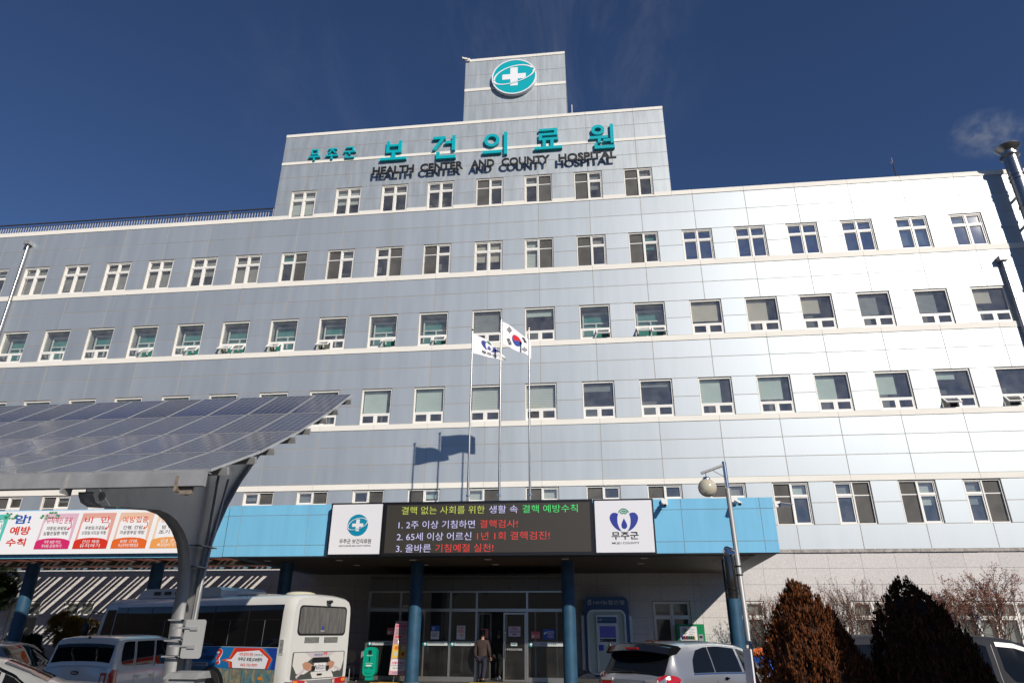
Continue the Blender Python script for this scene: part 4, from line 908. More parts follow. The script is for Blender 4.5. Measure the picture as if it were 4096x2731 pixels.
q = MB(); q.prism(arcband(-.22, 2.63, .035, .07, 0, 6.283, 24), (0, -.802, 0), UX, UZ, NF, .003); q.prism([(-.3, 2.76), (-.26, 2.69), (-.18, 2.69), (-.14, 2.76), (-.19, 2.73), (-.22, 2.78), (-.25, 2.73)], (0, -.802, 0), UX, UZ, NF, .003); q.build('logo', 'signgrey', at)
q = MB(); q.prism([(-.8, .06), (1.3, .06), (1.3, .1), (-.8, .1)], (0, -.1, 0), UX, UZ, NF, 1.2); q.prism([(-.75, .1), (-.1, .1), (-.1, .14), (-.35, .24)], (0, -1.0, 0), UX, UZ, NF, .25); q.build('step', 'kerb', at)
# vending machine
vm = thing('vending_machine', 'green drinks vending machine with cans on show beside the wall corner', 'vending machine', (3.5, -.45, .06))
MT['vgreen'] = pmat('green enamel', (.0, .20, .07), .35)
q = MB().box(3.0, 4.0, -.8, -.1, .06, 1.9); q.build('cabinet', 'vgreen', vm)
q = MB().box(3.1, 3.72, -.806, -.801, .6, 1.82); q.build('display_back', 'paper', vm)
q = MB().box(3.1, 3.72, -.86, -.807, 1.34, 1.37); q.box(3.1, 3.72, -.86, -.807, 1.08, 1.11); q.build('shelf', 'strip', vm)
cans = [pmat('can %d' % k, c_, .3, .2) for k, c_ in enumerate(((.03, .04, .25), (.5, .03, .05), (.03, .14, .09), (.04, .12, .08), (.05, .1, .08), (.4, .3, .08), (.35, .14, .03), (.45, .45, .47)))]
for r_i, z in enumerate((1.37, 1.11)):
    for k in range(6):
        q = MB().lathe([(.0001, 0), (.026, 0), (.03, .01), (.03, .12), (.024, .135), (.0001, .135)], (3.18+.085*k, -.835, z), 12); q.build('can', cans[(k + 5*r_i) % 8], vm, True)
q = MB().box(3.76, 3.93, -.815, -.801, .9, 1.55); q.build('control_panel', 'silver', vm); q = MB()
for z in (1.42, 1.24, 1.06): q.box(3.79, 3.9, -.82, -.816, z, z+.08)
q.build('button', 'plastic', vm)
q = MB(); random.seed(5)
for k in range(9): a = R(20+k*38); q.prism([(3.26, 1.6), (3.26+.11*math.cos(a)-.02*math.sin(a), 1.66+.1*math.sin(a)), (3.26+.14*math.cos(a), 1.66+.13*math.sin(a)), (3.26+.11*math.cos(a)+.03*math.sin(a), 1.64+.1*math.sin(a))], (0, -.808-.0005*k, 0), UX, UZ, NF, .0004)
q.build('leaf_print', 'leaf', vm); q = MB()
for k in range(4): q.box(3.42, 3.64-.05*(k % 2), -.809, -.807, 1.72-.06*k, 1.735-.06*k)
q.build('small_print', 'greytext', vm)
ab = thing('notice_board', 'orange framed black notice board showing above the silver car roof', 'notice board', (1.95, -2.2, .06))
q = MB(); frame_bars(q, 1.70, 2.20, .5, 1.36, .03, -2.22, -2.19); q.build('frame', 'orange', ab); q = MB().box(1.73, 2.17, -2.21, -2.195, .53, 1.33); q.build('board', 'black', ab)
for x in (1.74, 2.13): q = MB().box(x, x+.03, -2.19, -2.12, .06, .5); q.build('leg', 'orange', ab)
bp = thing('hooked_post', 'glossy black hooked post between the cash machine and the silver car', 'post', (.45, -5, 0))
q = MB().tube([(.52, -5, .06), (.50, -5, .8), (.46, -5, 1.05), (.42, -5, 1.22), (.40, -5, 1.3)], [.05, .06, .055, .06, .03], 12); q.build('pole', 'plastic', bp, True); q = MB().tube([(.44, -5.03, 1.12), (.38, -5.05, 1.2), (.38, -5.05, 1.32), (.42, -5.03, 1.34)], .018, 8); q.build('hook', 'plastic', bp, True)
hs = thing('hose_coil', 'coil of orange hose on a blue tarpaulin bundle behind the silver car', 'hose', (5.4, -2.6, 0))
random.seed(9); q = MB()
for k in range(6): q.tube([(5.45+(.42-.03*k)*math.cos(t), -2.6+.3*math.sin(t), .92+.03*k+.05*math.sin(3*t+k)) for t in np.linspace(0, 6.28, 22)], .035, 7)
q.build('hose', pmat('orange hose', (.62, .12, .02), .5), hs, True); q = MB().lathe([(.0001, .02), (.5, .02), (.54, .3), (.52, .7), (.42, .86), (.0001, .9)], (5.45, -2.6, 0), 14); q.build('tarpaulin', pmat('blue tarpaulin', (.01, .08, .36), .45), hs, True)

# ------------------------------------------------------------------ people
def skin_mesh(name, pts, edges, mat, parent, sub=2, root=0):
    me = bpy.data.meshes.new(name); me.from_pydata([p[:3] for p in pts], edges, []); o = bpy.data.objects.new(name, me); COL.objects.link(o)
    sk = o.modifiers.new('skin', 'SKIN'); sk.use_smooth_shade = True
    for i, p in enumerate(pts): me.skin_vertices[0].data[i].radius = (p[3], p[4] if len(p) > 4 else p[3])
    me.skin_vertices[0].data[root].use_root = True
    ss = o.modifiers.new('s', 'SUBSURF'); ss.levels = sub; ss.render_levels = sub
    m2 = bpy.data.meshes.new_from_object(o.evaluated_get(bpy.context.evaluated_depsgraph_get())); m2.name = name
    bpy.data.objects.remove(o); bpy.data.meshes.remove(me); m2.materials.append(MT[mat] if isinstance(mat, str) else mat)
    m2.polygons.foreach_set('use_smooth', [True]*len(m2.polygons))
    o = bpy.data.objects.new(name, m2); COL.objects.link(o); o.parent = parent; return o
MT['skin'] = pmat('skin', (.36, .20, .14), .6)
def person(label, loc, rz, sc, jacket, trousers, cap, shoe, lh, rh, la, ra_):
    """faces +y in its own space; lh/rh are hand positions, la/ra ankle positions"""
    p = thing('person', label, 'person', loc, rz); p.scale = (sc,)*3
    el = lambda s, h: ((s*.2+h[0])/2+s*.05, (h[1]+.0)/2-.06, (1.40+h[2])/2-.05)
    kn = lambda s, a: ((s*.1+a[0])/2, (a[1])/2+.07, .47)
    P = [(0, 0, .95, .10, .08), (0, .0, 1.12, .10, .08), (0, .01, 1.32, .12, .085), (0, .0, 1.46, .07, .06), (0, .015, 1.54, .052), (0, .03, 1.62, .075, .085), (0, .03, 1.70, .078, .09), (0, .02, 1.76, .055, .06)]
    E_ = [(i, i+1) for i in range(7)]
    for s, h, a in ((-1, lh, la), (1, rh, ra_)):
        n = len(P); e_ = el(s, h); k_ = kn(s, a)
        P += [(s*.19, 0, 1.41, .062), (e_[0], e_[1], e_[2], .045), (h[0], h[1], h[2], .028), (h[0]+.01*s, h[1]+.045, h[2]-.05, .034, .018)]
        E_ += [(2, n), (n, n+1), (n+1, n+2), (n+2, n+3)]
        for f_ in range(4):
            m = len(P); P += [(h[0]+.01*s+(f_-1.5)*.02, h[1]+.075, h[2]-.09, .0095), (h[0]+.01*s+(f_-1.5)*.021, h[1]+.07, h[2]-.125+.006*abs(f_-1.5), .008)]; E_ += [(n+3, m), (m, m+1)]
        m = len(P); P += [(h[0]-s*.04, h[1]+.05, h[2]-.05, .011), (h[0]-s*.055, h[1]+.075, h[2]-.085, .009)]; E_ += [(n+2, m), (m, m+1)]
        n = len(P); P += [(s*.095, 0, .88, .09), (k_[0], k_[1], k_[2], .058), (a[0], a[1], a[2], .04), (a[0], a[1]+.14, a[2]-.05, .035, .025)]
        E_ += [(0, n), (n, n+1), (n+1, n+2), (n+2, n+3)]
    b = skin_mesh('body', P, E_, 'skin', p, 1)
    J_ = [(0, 0, .80, .20, .15), (0, 0, .95, .205, .155), (0, 0, 1.15, .20, .15), (0, 0, 1.33, .215, .15), (0, 0, 1.46, .10, .095)]; JE = [(0, 1), (1, 2), (2, 3), (3, 4)]
    for s, h in ((-1, lh), (1, rh)):
        e_ = el(s, h); n = len(J_); J_ += [(s*.2, 0, 1.40, .085), (e_[0], e_[1], e_[2], .068), (h[0]*.95+e_[0]*.05, h[1]*.95+e_[1]*.05, h[2]*.95+e_[2]*.05, .05)]; JE += [(3, n), (n, n+1), (n+1, n+2)]
    skin_mesh('jacket', J_, JE, jacket, p, 2)
    T_ = [(0, 0, .92, .17, .13)]; TE = []
    for s, a in ((-1, la), (1, ra_)):
        k_ = kn(s, a); n = len(T_); T_ += [(s*.095, 0, .84, .10), (k_[0], k_[1], k_[2], .078), (a[0], a[1], a[2]+.02, .066)]; TE += [(0, n), (n, n+1), (n+1, n+2)]
    skin_mesh('trousers', T_, TE, trousers, p, 2)
    for a in (la, ra_):
        q = MB().sphere((a[0], a[1]+.06, a[2]-.045), .1, 14, 8, (.5, 1.4, .55)); o = q.build('shoe', shoe, p, True, True)
    q = MB().lathe([(.098, 1.68), (.101, 1.72), (.09, 1.79), (.05, 1.825), (.0001, 1.83)], (0, .02, 0), 18); q.sphere((0, .12, 1.70), .08, 12, 6, (1, .9, .12)); q.build('cap', cap, p, True, True)
    q = MB().lathe([(.088, 1.6), (.094, 1.68)], (0, .012, 0), 16); q.build('hair', 'plastic', p, True, True)
    q = MB()
    for s in (-1, 1): q.sphere((s*.08, .025, 1.645), .022, 8, 6, (.5, .8, 1.2)); q.sphere((s*.03, .11, 1.66), .01, 8, 5)
    q.sphere((0, .122, 1.635), .014, 8, 6, (.8, 1, 1.3)); q.build('face_feature', 'skin', p, True, True)
    return p
MT['jacket_a'] = vary(pmat('dark brown jacket', (.045, .028, .026), .9), .2, 12); MT['trouser_a'] = vary(pmat('navy work trousers', (.018, .019, .035), .9), .25, 12)
MT['coat_b'] = pmat('dark coat', (.012, .012, .014), .9); MT['shoe_b'] = pmat('pale sneaker', (.34, .36, .42), .7)
person('man in a dark cap, brown jacket and navy trousers walking through the open door', (-3.86, -3.95, .06), R(-12), .88, 'jacket_a', 'trouser_a', 'plastic', 'plastic', (-.27, .02, .82), (.26, .16, .86), (-.1, .05, .09), (.1, -.14, .1))
person('person in dark clothes and pale sneakers already inside behind the open door', (-3.45, -2.95, .06), R(-8), .90, 'coat_b', 'coat_b', 'plastic', 'shoe_b', (-.25, .05, .83), (.3, .3, 1.2), (-.1, .12, .09), (.1, -.22, .14))

# ------------------------------------------------------------------ solar carport
cp_ = thing('solar_carport', 'steel carport with four rows of blue solar panels on a curved bracket post', 'carport', (-7.95, -15.5, ZG))
def solar_mat():
    m = pmat('solar cells', (.012, .02, .055), .12, 0, .32); t = m.node_tree; b = t.nodes['Principled BSDF']; LL = t.links.new
    uv = N(t, 'ShaderNodeTexCoord'); s = N(t, 'ShaderNodeSeparateXYZ'); LL(uv.outputs['UV'], s.inputs[0])
    fs = []
    for ax, n, wd in ((0, 6, .06), (1, 10, .06), (0, 18, .06)):
        mu = N(t, 'ShaderNodeMath', operation='MULTIPLY', inp={1: n}); LL(s.outputs[ax], mu.inputs[0])
        fr_ = N(t, 'ShaderNodeMath', operation='FRACT'); LL(mu.outputs[0], fr_.inputs[0])
        ls = N(t, 'ShaderNodeMath', operation='LESS_THAN', inp={1: wd}); LL(fr_.outputs[0], ls.inputs[0]); fs.append(ls)
    a = N(t, 'ShaderNodeMath', operation='MAXIMUM'); LL(fs[0].outputs[0], a.inputs[0]); LL(fs[1].outputs[0], a.inputs[1])
    h = N(t, 'ShaderNodeMath', operation='MULTIPLY', inp={1: .4}); LL(fs[2].outputs[0], h.inputs[0])
    a2 = N(t, 'ShaderNodeMath', operation='MAXIMUM'); LL(a.outputs[0], a2.inputs[0]); LL(h.outputs[0], a2.inputs[1])
    oi = N(t, 'ShaderNodeObjectInfo'); rr = N(t, 'ShaderNodeMix', data_type='RGBA'); rr.inputs['A'].default_value = (.006, .016, .085, 1); rr.inputs['B'].default_value = (.016, .022, .05, 1); LL(oi.outputs['Random'], rr.inputs['Factor'])
    mx = N(t, 'ShaderNodeMix', data_type='RGBA'); mx.inputs['B'].default_value = (.34, .36, .40, 1); LL(rr.outputs['Result'], mx.inputs['A']); LL(a2.outputs[0], mx.inputs['Factor']); LL(mx.outputs['Result'], b.inputs['Base Color']); return m
MT['solar'] = solar_mat(); MT['panel_frame'] = pmat('panel frame', (.52, .52, .52), .4, .6)
prof = [Vector((0, -13.07, 7.11))]
for a in (33.4, 30.7, 28.0, 23.9): prof.append(prof[-1] + Vector((0, -math.cos(R(a)), -math.sin(R(a))))*1.65)
PX = -5.90
for r_i in range(4):
    A, B = prof[r_i], prof[r_i+1]; s_ = (B-A).normalized(); nn = Vector((1, 0, 0)).cross(-s_)
    for c in range(11):
        x1 = PX - c*1.0; x0 = x1 - 0.985; f = MB()
        cen = (A+B)/2; L_ = (B-A).length/2-.008
        for dx in (x0+.012, x1-.012): f.obox((dx, cen.y, cen.z), (1, 0, 0), s_, nn, .012, L_, .02)
        for e_ in (A + s_*.02, B - s_*.02): f.obox(((x0+x1)/2, e_.y, e_.z), (1, 0, 0), s_, nn, (x1-x0)/2-.024, .012, .02)
        fo = f.build('solar_panel', 'panel_frame', cp_)
        a, b = A + s_*.03 + nn*.015, B - s_*.03 + nn*.015
        me = bpy.data.meshes.new('cell_face'); me.from_pydata([(x0+.024, b.y, b.z), (x1-.024, b.y, b.z), (x1-.024, a.y, a.z), (x0+.024, a.y, a.z)], [], [(0, 1, 2, 3)])
        ul = me.uv_layers.new(); 
        for k, uvc in enumerate(((0, 0), (1, 0), (1, 1), (0, 1))): ul.data[k].uv = uvc
        me.materials.append(MT['solar']); oc = bpy.data.objects.new('cell_face', me); COL.objects.link(oc); oc.parent = fo
q = MB(); q2 = MB()
for r_i in range(4):
    A, B = prof[r_i], prof[r_i+1]; s_ = (B-A).normalized(); nn = Vector((1, 0, 0)).cross(-s_)
    for t in (.22, .78):
        p = A.lerp(B, t) - nn*.085; q = MB().obox(((PX-16)/2+.02, p.y, p.z), (1, 0, 0), s_, nn, (PX+16)/2+.06, .035, .06); q.build('purlin', 'galv', cp_)
q = MB().box(-17, -5.88, -19.05, -18.93, 3.64, 3.86); q.box(-17, -5.9, -19.0, -18.8, 3.86, 3.875); q.build('gutter', 'galv', cp_)
q = MB().box(-8.13, -5.86, -19.075, -19.055, 3.63, 3.84); q.box(-8.15, -8.12, -19.12, -18.9, 3.55, 3.86); q.build('gutter_cover', 'galv', cp_)
q = MB().box(-6.29, -6.25, -19.1, -18.75, 3.55, 3.78); q.box(-6.25, -6.05, -19.0, -18.96, 3.52, 3.66); q.build('gutter_bracket', 'rust', cp_)
WX = -7.95
front = [(-18.81, 3.62), (-18.79, 3.57), (-18.71, 3.48), (-18.53, 3.44), (-17.62, 3.56), (-17.07, 3.63), (-16.73, 3.61), (-16.45, 3.53), (-16.18, 3.39), (-15.95, 3.2), (-15.8, 2.97), (-15.69, 2.68), (-15.63, 2.37), (-15.61, 1.66), (-15.55, 0.8), (-15.5, ZG)]
rear = [(-15.0, ZG), (-15.06, 0.8), (-15.12, 1.54), (-15.16, 2.14), (-15.16, 2.77), (-15.1, 3.13), (-14.98, 3.5), (-14.7, 4.1), (-14.3, 4.7), (-13.6, 5.5)]
top = []
for t in range(13):
    y = -13.55 - (18.8-13.55)*t/12
    for A, B in zip(prof[:-1], prof[1:]):
        if B.y <= y <= A.y: z = A.z + (B.z-A.z)*(y-A.y)/(B.y-A.y); top.append((y, z-.17)); break
def plate_x(mb, pts, x, t): mb.prism(pts, (x, 0, 0), (0, 1, 0), (0, 0, 1), (1, 0, 0), t)
q = MB(); plate_x(q, front + rear + top, WX-.012, .024); pw = q.build('bracket_post', 'galv', cp_)
def flange(pts, w, nm):
    m = MB(); n = len(pts)
    for y, z in pts: m.v += [(WX-w, y, z), (WX+w, y, z)]
    for i in range(n-1): m.f.append((2*i, 2*i+1, 2*i+3, 2*i+2))
    o = m.build(nm, 'galv', cp_, True); sd = o.modifiers.new('s', 'SOLIDIFY'); sd.thickness = .022; sd.offset = 0
flange(front, .125, 'flange'); flange(rear, .125, 'flange'); flange(top, .1, 'flange')
q = MB(); plate_x(q, circ(-18.45, 3.62, .075, n=20), WX+.0125, .004); q.build('bolt_hole', 'black', cp_)
q = MB()
q.obox((WX+.16, -15.3, 2.4), (0, 0, 1), (1, 0, 0), (0, 1, 0), 2.6, .03, .05); q.tube([(WX+.22, -15.42, ZG), (WX+.22, -15.38, 2.3), (WX+.22, -15.25, 3.4), (WX+.2, -15.0, 4.6)], .028, 8); q.build('conduit', 'galv', cp_)
q = MB()
for z in (1.15, 1.42, 1.78, 2.75, 3.15): q.box(WX-.14, WX+.2, -15.70, -15.66, z, z+.025); q.box(WX+.13, WX+.26, -15.7, -15.1, z, z+.02)
q.build('clamp', 'galv', cp_)
sp_ = thing('sign_plate', 'back of a pale rounded sign plate strapped to the carport post', 'sign', (-7.25, -16.0, 1.2))
q = MB().prism(rrect(-7.62, -7.22, 1.14, 1.80, .05), (0, -15.85, 0), UX, UZ, NF, .012); q.build('plate', pmat('sign back', (.42, .42, .41), .5, .3), sp_)
q = MB()
for z in (1.33, 1.64): q.box(-7.85, -7.36, -15.89, -15.865, z, z+.03); q.box(-7.5, -7.36, -15.895, -15.87, z-.025, z+.0)
q.build('strap', 'galv', sp_)
cb_ = thing('electric_cabinet', 'grey hooded electric cabinet at the foot of the carport post', 'cabinet', (-7.2, -16.2, ZG))
q = MB().box(-7.42, -6.95, -16.42, -16.05, ZG+.1, .84); q.build('cabinet', 'galv', cb_)
q = MB(); q.v = [(-7.5, -16.48, .84), (-6.88, -16.48, .84), (-6.88, -15.98, .84), (-7.5, -15.98, .84), (-7.46, -16.40, .93), (-6.92, -16.40, .93), (-6.92, -16.0, .95), (-7.46, -16.0, .95)]
q.f = [(3, 2, 1, 0), (4, 5, 6, 7), (0, 1, 5, 4), (1, 2, 6, 5), (2, 3, 7, 6), (3, 0, 4, 7)]; q.build('hood', 'galv', cb_)
q = MB().box(-7.25, -7.08, -16.425, -16.421, .66, .78); q.build('label', 'paper', cb_)
q = MB().box(-7.46, -6.91, -16.45, -16.02, ZG, ZG+.1); q.build('plinth', 'kerb', cb_)

# ------------------------------------------------------------------ vehicles
def paint(name, col, rough=.32, metal=.55): return vary(pmat(name, col, rough, metal, .5, .8), .02, 1.5)
class Car:
    """body lofted from stations (f, sill z, belt z, roof z, half width low, half width belt, half width roof); f runs from the tail forward, z from the ground"""
    def __init__(s, root, st, mat, n=70):
        s.root = root; a = np.array(st, float); f = np.linspace(a[0, 0], a[-1, 0], n); f = np.unique(np.concatenate([f, a[:, 0]])); cols = [np.interp(f, a[:, 0], a[:, k]) for k in range(1, 7)]
        for k in range(6):
            for _ in range(2):
                c = cols[k].copy(); c[1:-1] = (cols[k][:-2] + 2*cols[k][1:-1] + cols[k][2:])/4; cols[k] = c
        s.f, s.c = f, cols; m = MB(); K = 10; rings = []
        for x in f:
            h = s.half(x); rings.append(len(m.v)); m.v += [(x, y, z) for y, z in h] + [(x, -y, z) for y, z in reversed(h[:-1])]
        R_ = 2*K-1
        for i in range(len(f)-1):
            for k in range(R_-1): m.f.append((rings[i]+k, rings[i+1]+k, rings[i+1]+k+1, rings[i]+k+1))
            m.f.append((rings[i]+R_-1, rings[i+1]+R_-1, rings[i+1], rings[i]))
        m.f.append(tuple(rings[0]+k for k in range(R_))); m.f.append(tuple(rings[-1]+k for k in reversed(range(R_))))
        s.body = m.build('body', mat, root, True, True)
    def p(s, x): return [float(np.interp(x, s.f, c)) for c in s.c]
    def half(s, x):
        zl, zb, zr, wl, wb, wr = s.p(x); mz = zl+(zb-zl)*.55
        return [(wl*.92, zl), (wl, zl+.10), (wl+.012, mz), (wb, zb-.07), (wb-.03, zb), ((wb-.03+wr)/2+.008, (zb+zr-.06)/2), (wr, zr-.06), (wr*.93, zr-.018), (wr*.6, zr+.008), (0, zr+.018)]
    def side(s, x, z):
        h = s.half(x)[:7]; return float(np.interp(z, [p[1] for p in h], [p[0] for p in h]))
    def top(s, x, y):
        h = s.half(x)[6:]; return float(np.interp(abs(y), [p[0] for p in reversed(h)], [p[1] for p in reversed(h)]))
    def sidestrip(s, pts, name, mat, side, off=.007, frac=True, nz=5, nx=24, parent=None):
        """patch on the flank: pts = (f, z low, z high); with frac the z run from belt (0) to roof edge (1)"""
        a = np.array(pts, float); m = MB(); xs = np.linspace(a[0, 0], a[-1, 0], nx)
        for x in xs:
            lo, hi = np.interp(x, a[:, 0], a[:, 1]), np.interp(x, a[:, 0], a[:, 2])
            if frac: zl, zb, zr, *_ = s.p(x); lo, hi = zb+(zr-.06-zb)*lo, zb+(zr-.06-zb)*hi
            for k in range(nz): z = lo+(hi-lo)*k/(nz-1); m.v.append((x, side*(s.side(x, z)+off), z))
        for i in range(nx-1):
            for k in range(nz-1): q = (i*nz+k, (i+1)*nz+k, (i+1)*nz+k+1, i*nz+k+1); m.f.append(q if side < 0 else q[::-1])
        return m.build(name, mat, parent or s.root, True, True)
    def topstrip(s, f0, f1, y0, y1, name, mat, off=.008, nx=14, ny=11, parent=None):
        m = MB()
        for i in range(nx):
            x = f0+(f1-f0)*i/(nx-1); wr = s.p(x)[5]
            for k in range(ny): y = (y0+(y1-y0)*k/(ny-1))*wr; m.v.append((x - (off if f0 < 1 else -off), y, s.top(x, y)+off))
        for i in range(nx-1):
            for k in range(ny-1): m.f.append((i*ny+k, (i+1)*ny+k, (i+1)*ny+k+1, i*ny+k+1))
        return m.build(name, mat, parent or s.root, True, True)
    def seam(s, x, z0, z1, side, w=.006): return s.sidestrip([(x-w, z0, z1), (x+w, z0, z1)], 'door_seam', 'plastic', side, .003, False, 10, 2)
    def handle(s, x, z, side, mat='chrome'):
        y = side*(s.side(x, z)+.02); q = MB().obox((x, y, z), (1, 0, 0), (0, 1, 0), (0, 0, 1), .085, .012, .014); q.obox((x, y-side*.012, z-.005), (1, 0, 0), (0, 1, 0), (0, 0, 1), .05, .008, .03); q.build('door_handle', mat, s.root, False, True)
    def mirror(s, x, z, side, mat):
        y = side*(s.side(x, z)+.11); q = MB().sphere((x, y, z), .1, 16, 10, (.65, 1.1, .85)); q.tube([(x, side*s.side(x, z-.05), z-.05), (x, y, z-.03)], .025, 6); q.build('wing_mirror', mat, s.root, True, True)
    def wheels(s, fx, w, r=.33):
        for x in fx:
            for sd in (-1, 1):
                wl = bpy.data.objects.new('wheel', None); COL.objects.link(wl); wl.parent = s.root
                q = MB().lathe([(r*.62, -.11), (r*.96, -.11), (r, -.07), (r, .07), (r*.96, .11), (r*.62, .11)], (x, sd*(w-.1), r), 28, (0, 1, 0)); q.build('tyre', 'rubber', wl, True, True)
                q = MB().lathe([(.001, -.08), (r*.2, -.09), (r*.62, -.1), (r*.62, .1), (r*.2, .09), (.001, .08)], (x, sd*(w-.1), r), 20, (0, 1, 0)); q.build('rim', 'rim', wl, True, True)
                q = MB().lathe([(r*1.02, 0), (r*1.12, 0), (r*1.12, .01), (r*1.02, .01)], (x, sd*(s.side(x, r)-.0), r), 28, (0, sd, 0)); q.build('wheel_arch', 'plastic', s.root, True, True)
    def antenna(s, x, l=.28):
        z = s.top(x, 0); q = MB().tube([(x, 0, z), (x+.02, 0, z+.03)], [.03, .012], 8); q.tube([(x+.02, 0, z+.02), (x-.12, 0, z+l)], .006, 6); q.build('antenna', 'plastic', s.root, False, True)
# silver sport utility car in front of the cash machine
sv = thing('parked_car', 'silver sport utility car seen from behind, with black roof spoiler and red tail lamps', 'car', (0.60, -13.55, ZG), R(47), 'cars parked in front of the hospital')
SIL = paint('silver paint', (.46, .46, .47), .3, .7)
c = Car(sv, [(0, 0.45, 1.04, 1.055, 0.74, 0.74, 0.66), (0.03, 0.42, 1.07, 1.085, 0.82, 0.8, 0.7), (0.09, 0.38, 1.14, 1.155, 0.91, 0.87, 0.78), (0.16, 0.36, 1.16, 1.175, 0.94, 0.91, 0.79), (0.4, 0.34, 1.18, 1.58, 0.96, 0.94, 0.77), (0.48, 0.33, 1.18, 1.69, 0.965, 0.945, 0.75), (1, 0.32, 1.18, 1.735, 0.97, 0.95, 0.74), (2, 0.3, 1.17, 1.755, 0.97, 0.95, 0.74), (2.8, 0.3, 1.15, 1.7, 0.97, 0.95, 0.72), (3.15, 0.3, 1.14, 1.62, 0.97, 0.95, 0.7), (3.95, 0.32, 1, 1.05, 0.96, 0.92, 0.8), (4.5, 0.36, 0.88, 0.92, 0.93, 0.88, 0.78), (4.75, 0.4, 0.74, 0.78, 0.84, 0.8, 0.7), (4.82, 0.45, 0.65, 0.68, 0.74, 0.7, 0.6)], SIL)
c.topstrip(.115, .42, -.98, .98, 'rear_window', 'carglass')
w_ = MB().tube([(.10, -.05, 1.21), (.09, .2, 1.22), (.10, .5, 1.24)], .016, 6); w_.build('wiper', 'plastic', sv, True, True)
q = MB(); sec = [(.13, 1.60), (.24, 1.715), (.50, 1.745), (.60, 1.70), (.44, 1.60), (.2, 1.57)]
for k in range(17):
    y = -.80+.1*k; sx = abs(y)/.8; 
    for f_, z in sec: q.v.append((f_+.12*sx**3, y, z-.06*sx**2))
for k in range(16):
    for i in range(6): j = (i+1) % 6; q.f.append((k*6+i, k*6+j, (k+1)*6+j, (k+1)*6+i))
q.f += [tuple(range(6)), tuple(16*6+i for i in reversed(range(6)))]; spo = q.build('spoiler', pmat('black gloss trim', (.008, .008, .009), .12, 0, .6, 1.0), sv, True, True)
q = MB().box(.138, .17, -.16, .16, 1.62, 1.655); q.build('brake_light', 'redlamp', sv, False, True)
for sd in (-1, 1):
    c.sidestrip([(.10, .10, .62), (.5, .13, .60), (.98, .26, .52), (1.02, .36, .44)] if False else [(.92, .03, .10), (1.0, .03, .5), (1.2, .03, .84), (1.5, .03, .94), (1.62, .03, .95)], 'side_window', 'carglass', sd)
    c.sidestrip([(1.66, .03, .95), (2.1, .03, .95), (2.62, .03, .94)], 'side_window', 'carglass', sd); c.sidestrip([(2.72, .03, .94), (3.0, .03, .92), (3.35, .03, .9), (3.62, .03, .82)], 'side_window', 'carglass', sd)
    c.sidestrip([(.9, -.03, .015), (3.7, -.03, .015)], 'window_trim', 'chrome', sd, .01, True, 2)
    for x in (1.64, 2.67, 3.72): c.seam(x, .5, 1.05, sd)
    c.handle(1.95, 1.07, sd); c.handle(2.95, 1.06, sd); c.mirror(3.5, 1.2, sd, SIL)
    l_ = c.sidestrip([(.015, .96, 1.12), (.1, .92, 1.17), (.22, .94, 1.175), (.36, 1.02, 1.15), (.42, 1.08, 1.11)], 'tail_light', 'redlamp', sd, .012, False, 4, 16)
    q = MB().box(-.012, .02, sd*.45 if sd > 0 else -.73, .73 if sd > 0 else -.45, .96, 1.04); q.build('tail_light_red', 'redlamp', sv, False, True)
    q = MB().box(-.016, .02, sd*.42 if sd > 0 else -.72, .72 if sd > 0 else -.42, 1.04, 1.09); q.build('reversing_light', 'clearlamp', sv, False, True)
    c.topstrip(1.0, 3.0, sd*.9-.02, sd*.9+.02, 'roof_rail', 'plastic', .03)
q = MB().lathe([(.0001, -.02), (.03, -.02), (.035, 0)], (.0, 0, 1.05), 14, (-1, 0, .4)); q.build('badge', 'chrome', sv, True, True)
q = MB().box(-.025, .02, -.3, .3, .88, .97); q.build('plate_trim', 'chrome', sv, False, True)
c.topstrip(3.2, 3.95, -.95, .95, 'windscreen', 'carglass'); c.antenna(.85); c.wheels((.95, 3.8), .95, .36)
# white boxy car
bxr = thing('parked_car', 'white boxy small car with dark rear window behind the carport post', 'car', (-11.3, -13.6, ZG), R(94), 'cars parked in front of the hospital'); bxr.scale = (1, 1, 1.045)
WHP = paint('white paint', (.62, .62, .60), .25, 0)
c = Car(bxr, [(0, 0.4, 1.11, 1.125, 0.7, 0.7, 0.66), (0.02, 0.38, 1.12, 1.135, 0.76, 0.75, 0.7), (0.06, 0.34, 1.13, 1.145, 0.79, 0.785, 0.72), (0.17, 0.32, 1.14, 1.62, 0.8, 0.79, 0.7), (0.24, 0.3, 1.14, 1.69, 0.8, 0.79, 0.69), (0.5, 0.3, 1.14, 1.72, 0.8, 0.79, 0.69), (2, 0.3, 1.12, 1.74, 0.8, 0.79, 0.69), (2.5, 0.3, 1.1, 1.68, 0.8, 0.79, 0.66), (3.15, 0.3, 1.07, 1.085, 0.79, 0.77, 0.68), (3.5, 0.35, 0.89, 0.905, 0.74, 0.7, 0.62), (3.6, 0.4, 0.66, 0.7, 0.66, 0.62, 0.55)], WHP)
c.topstrip(.062, .165, -.93, .93, 'rear_window', 'carglass', .006)
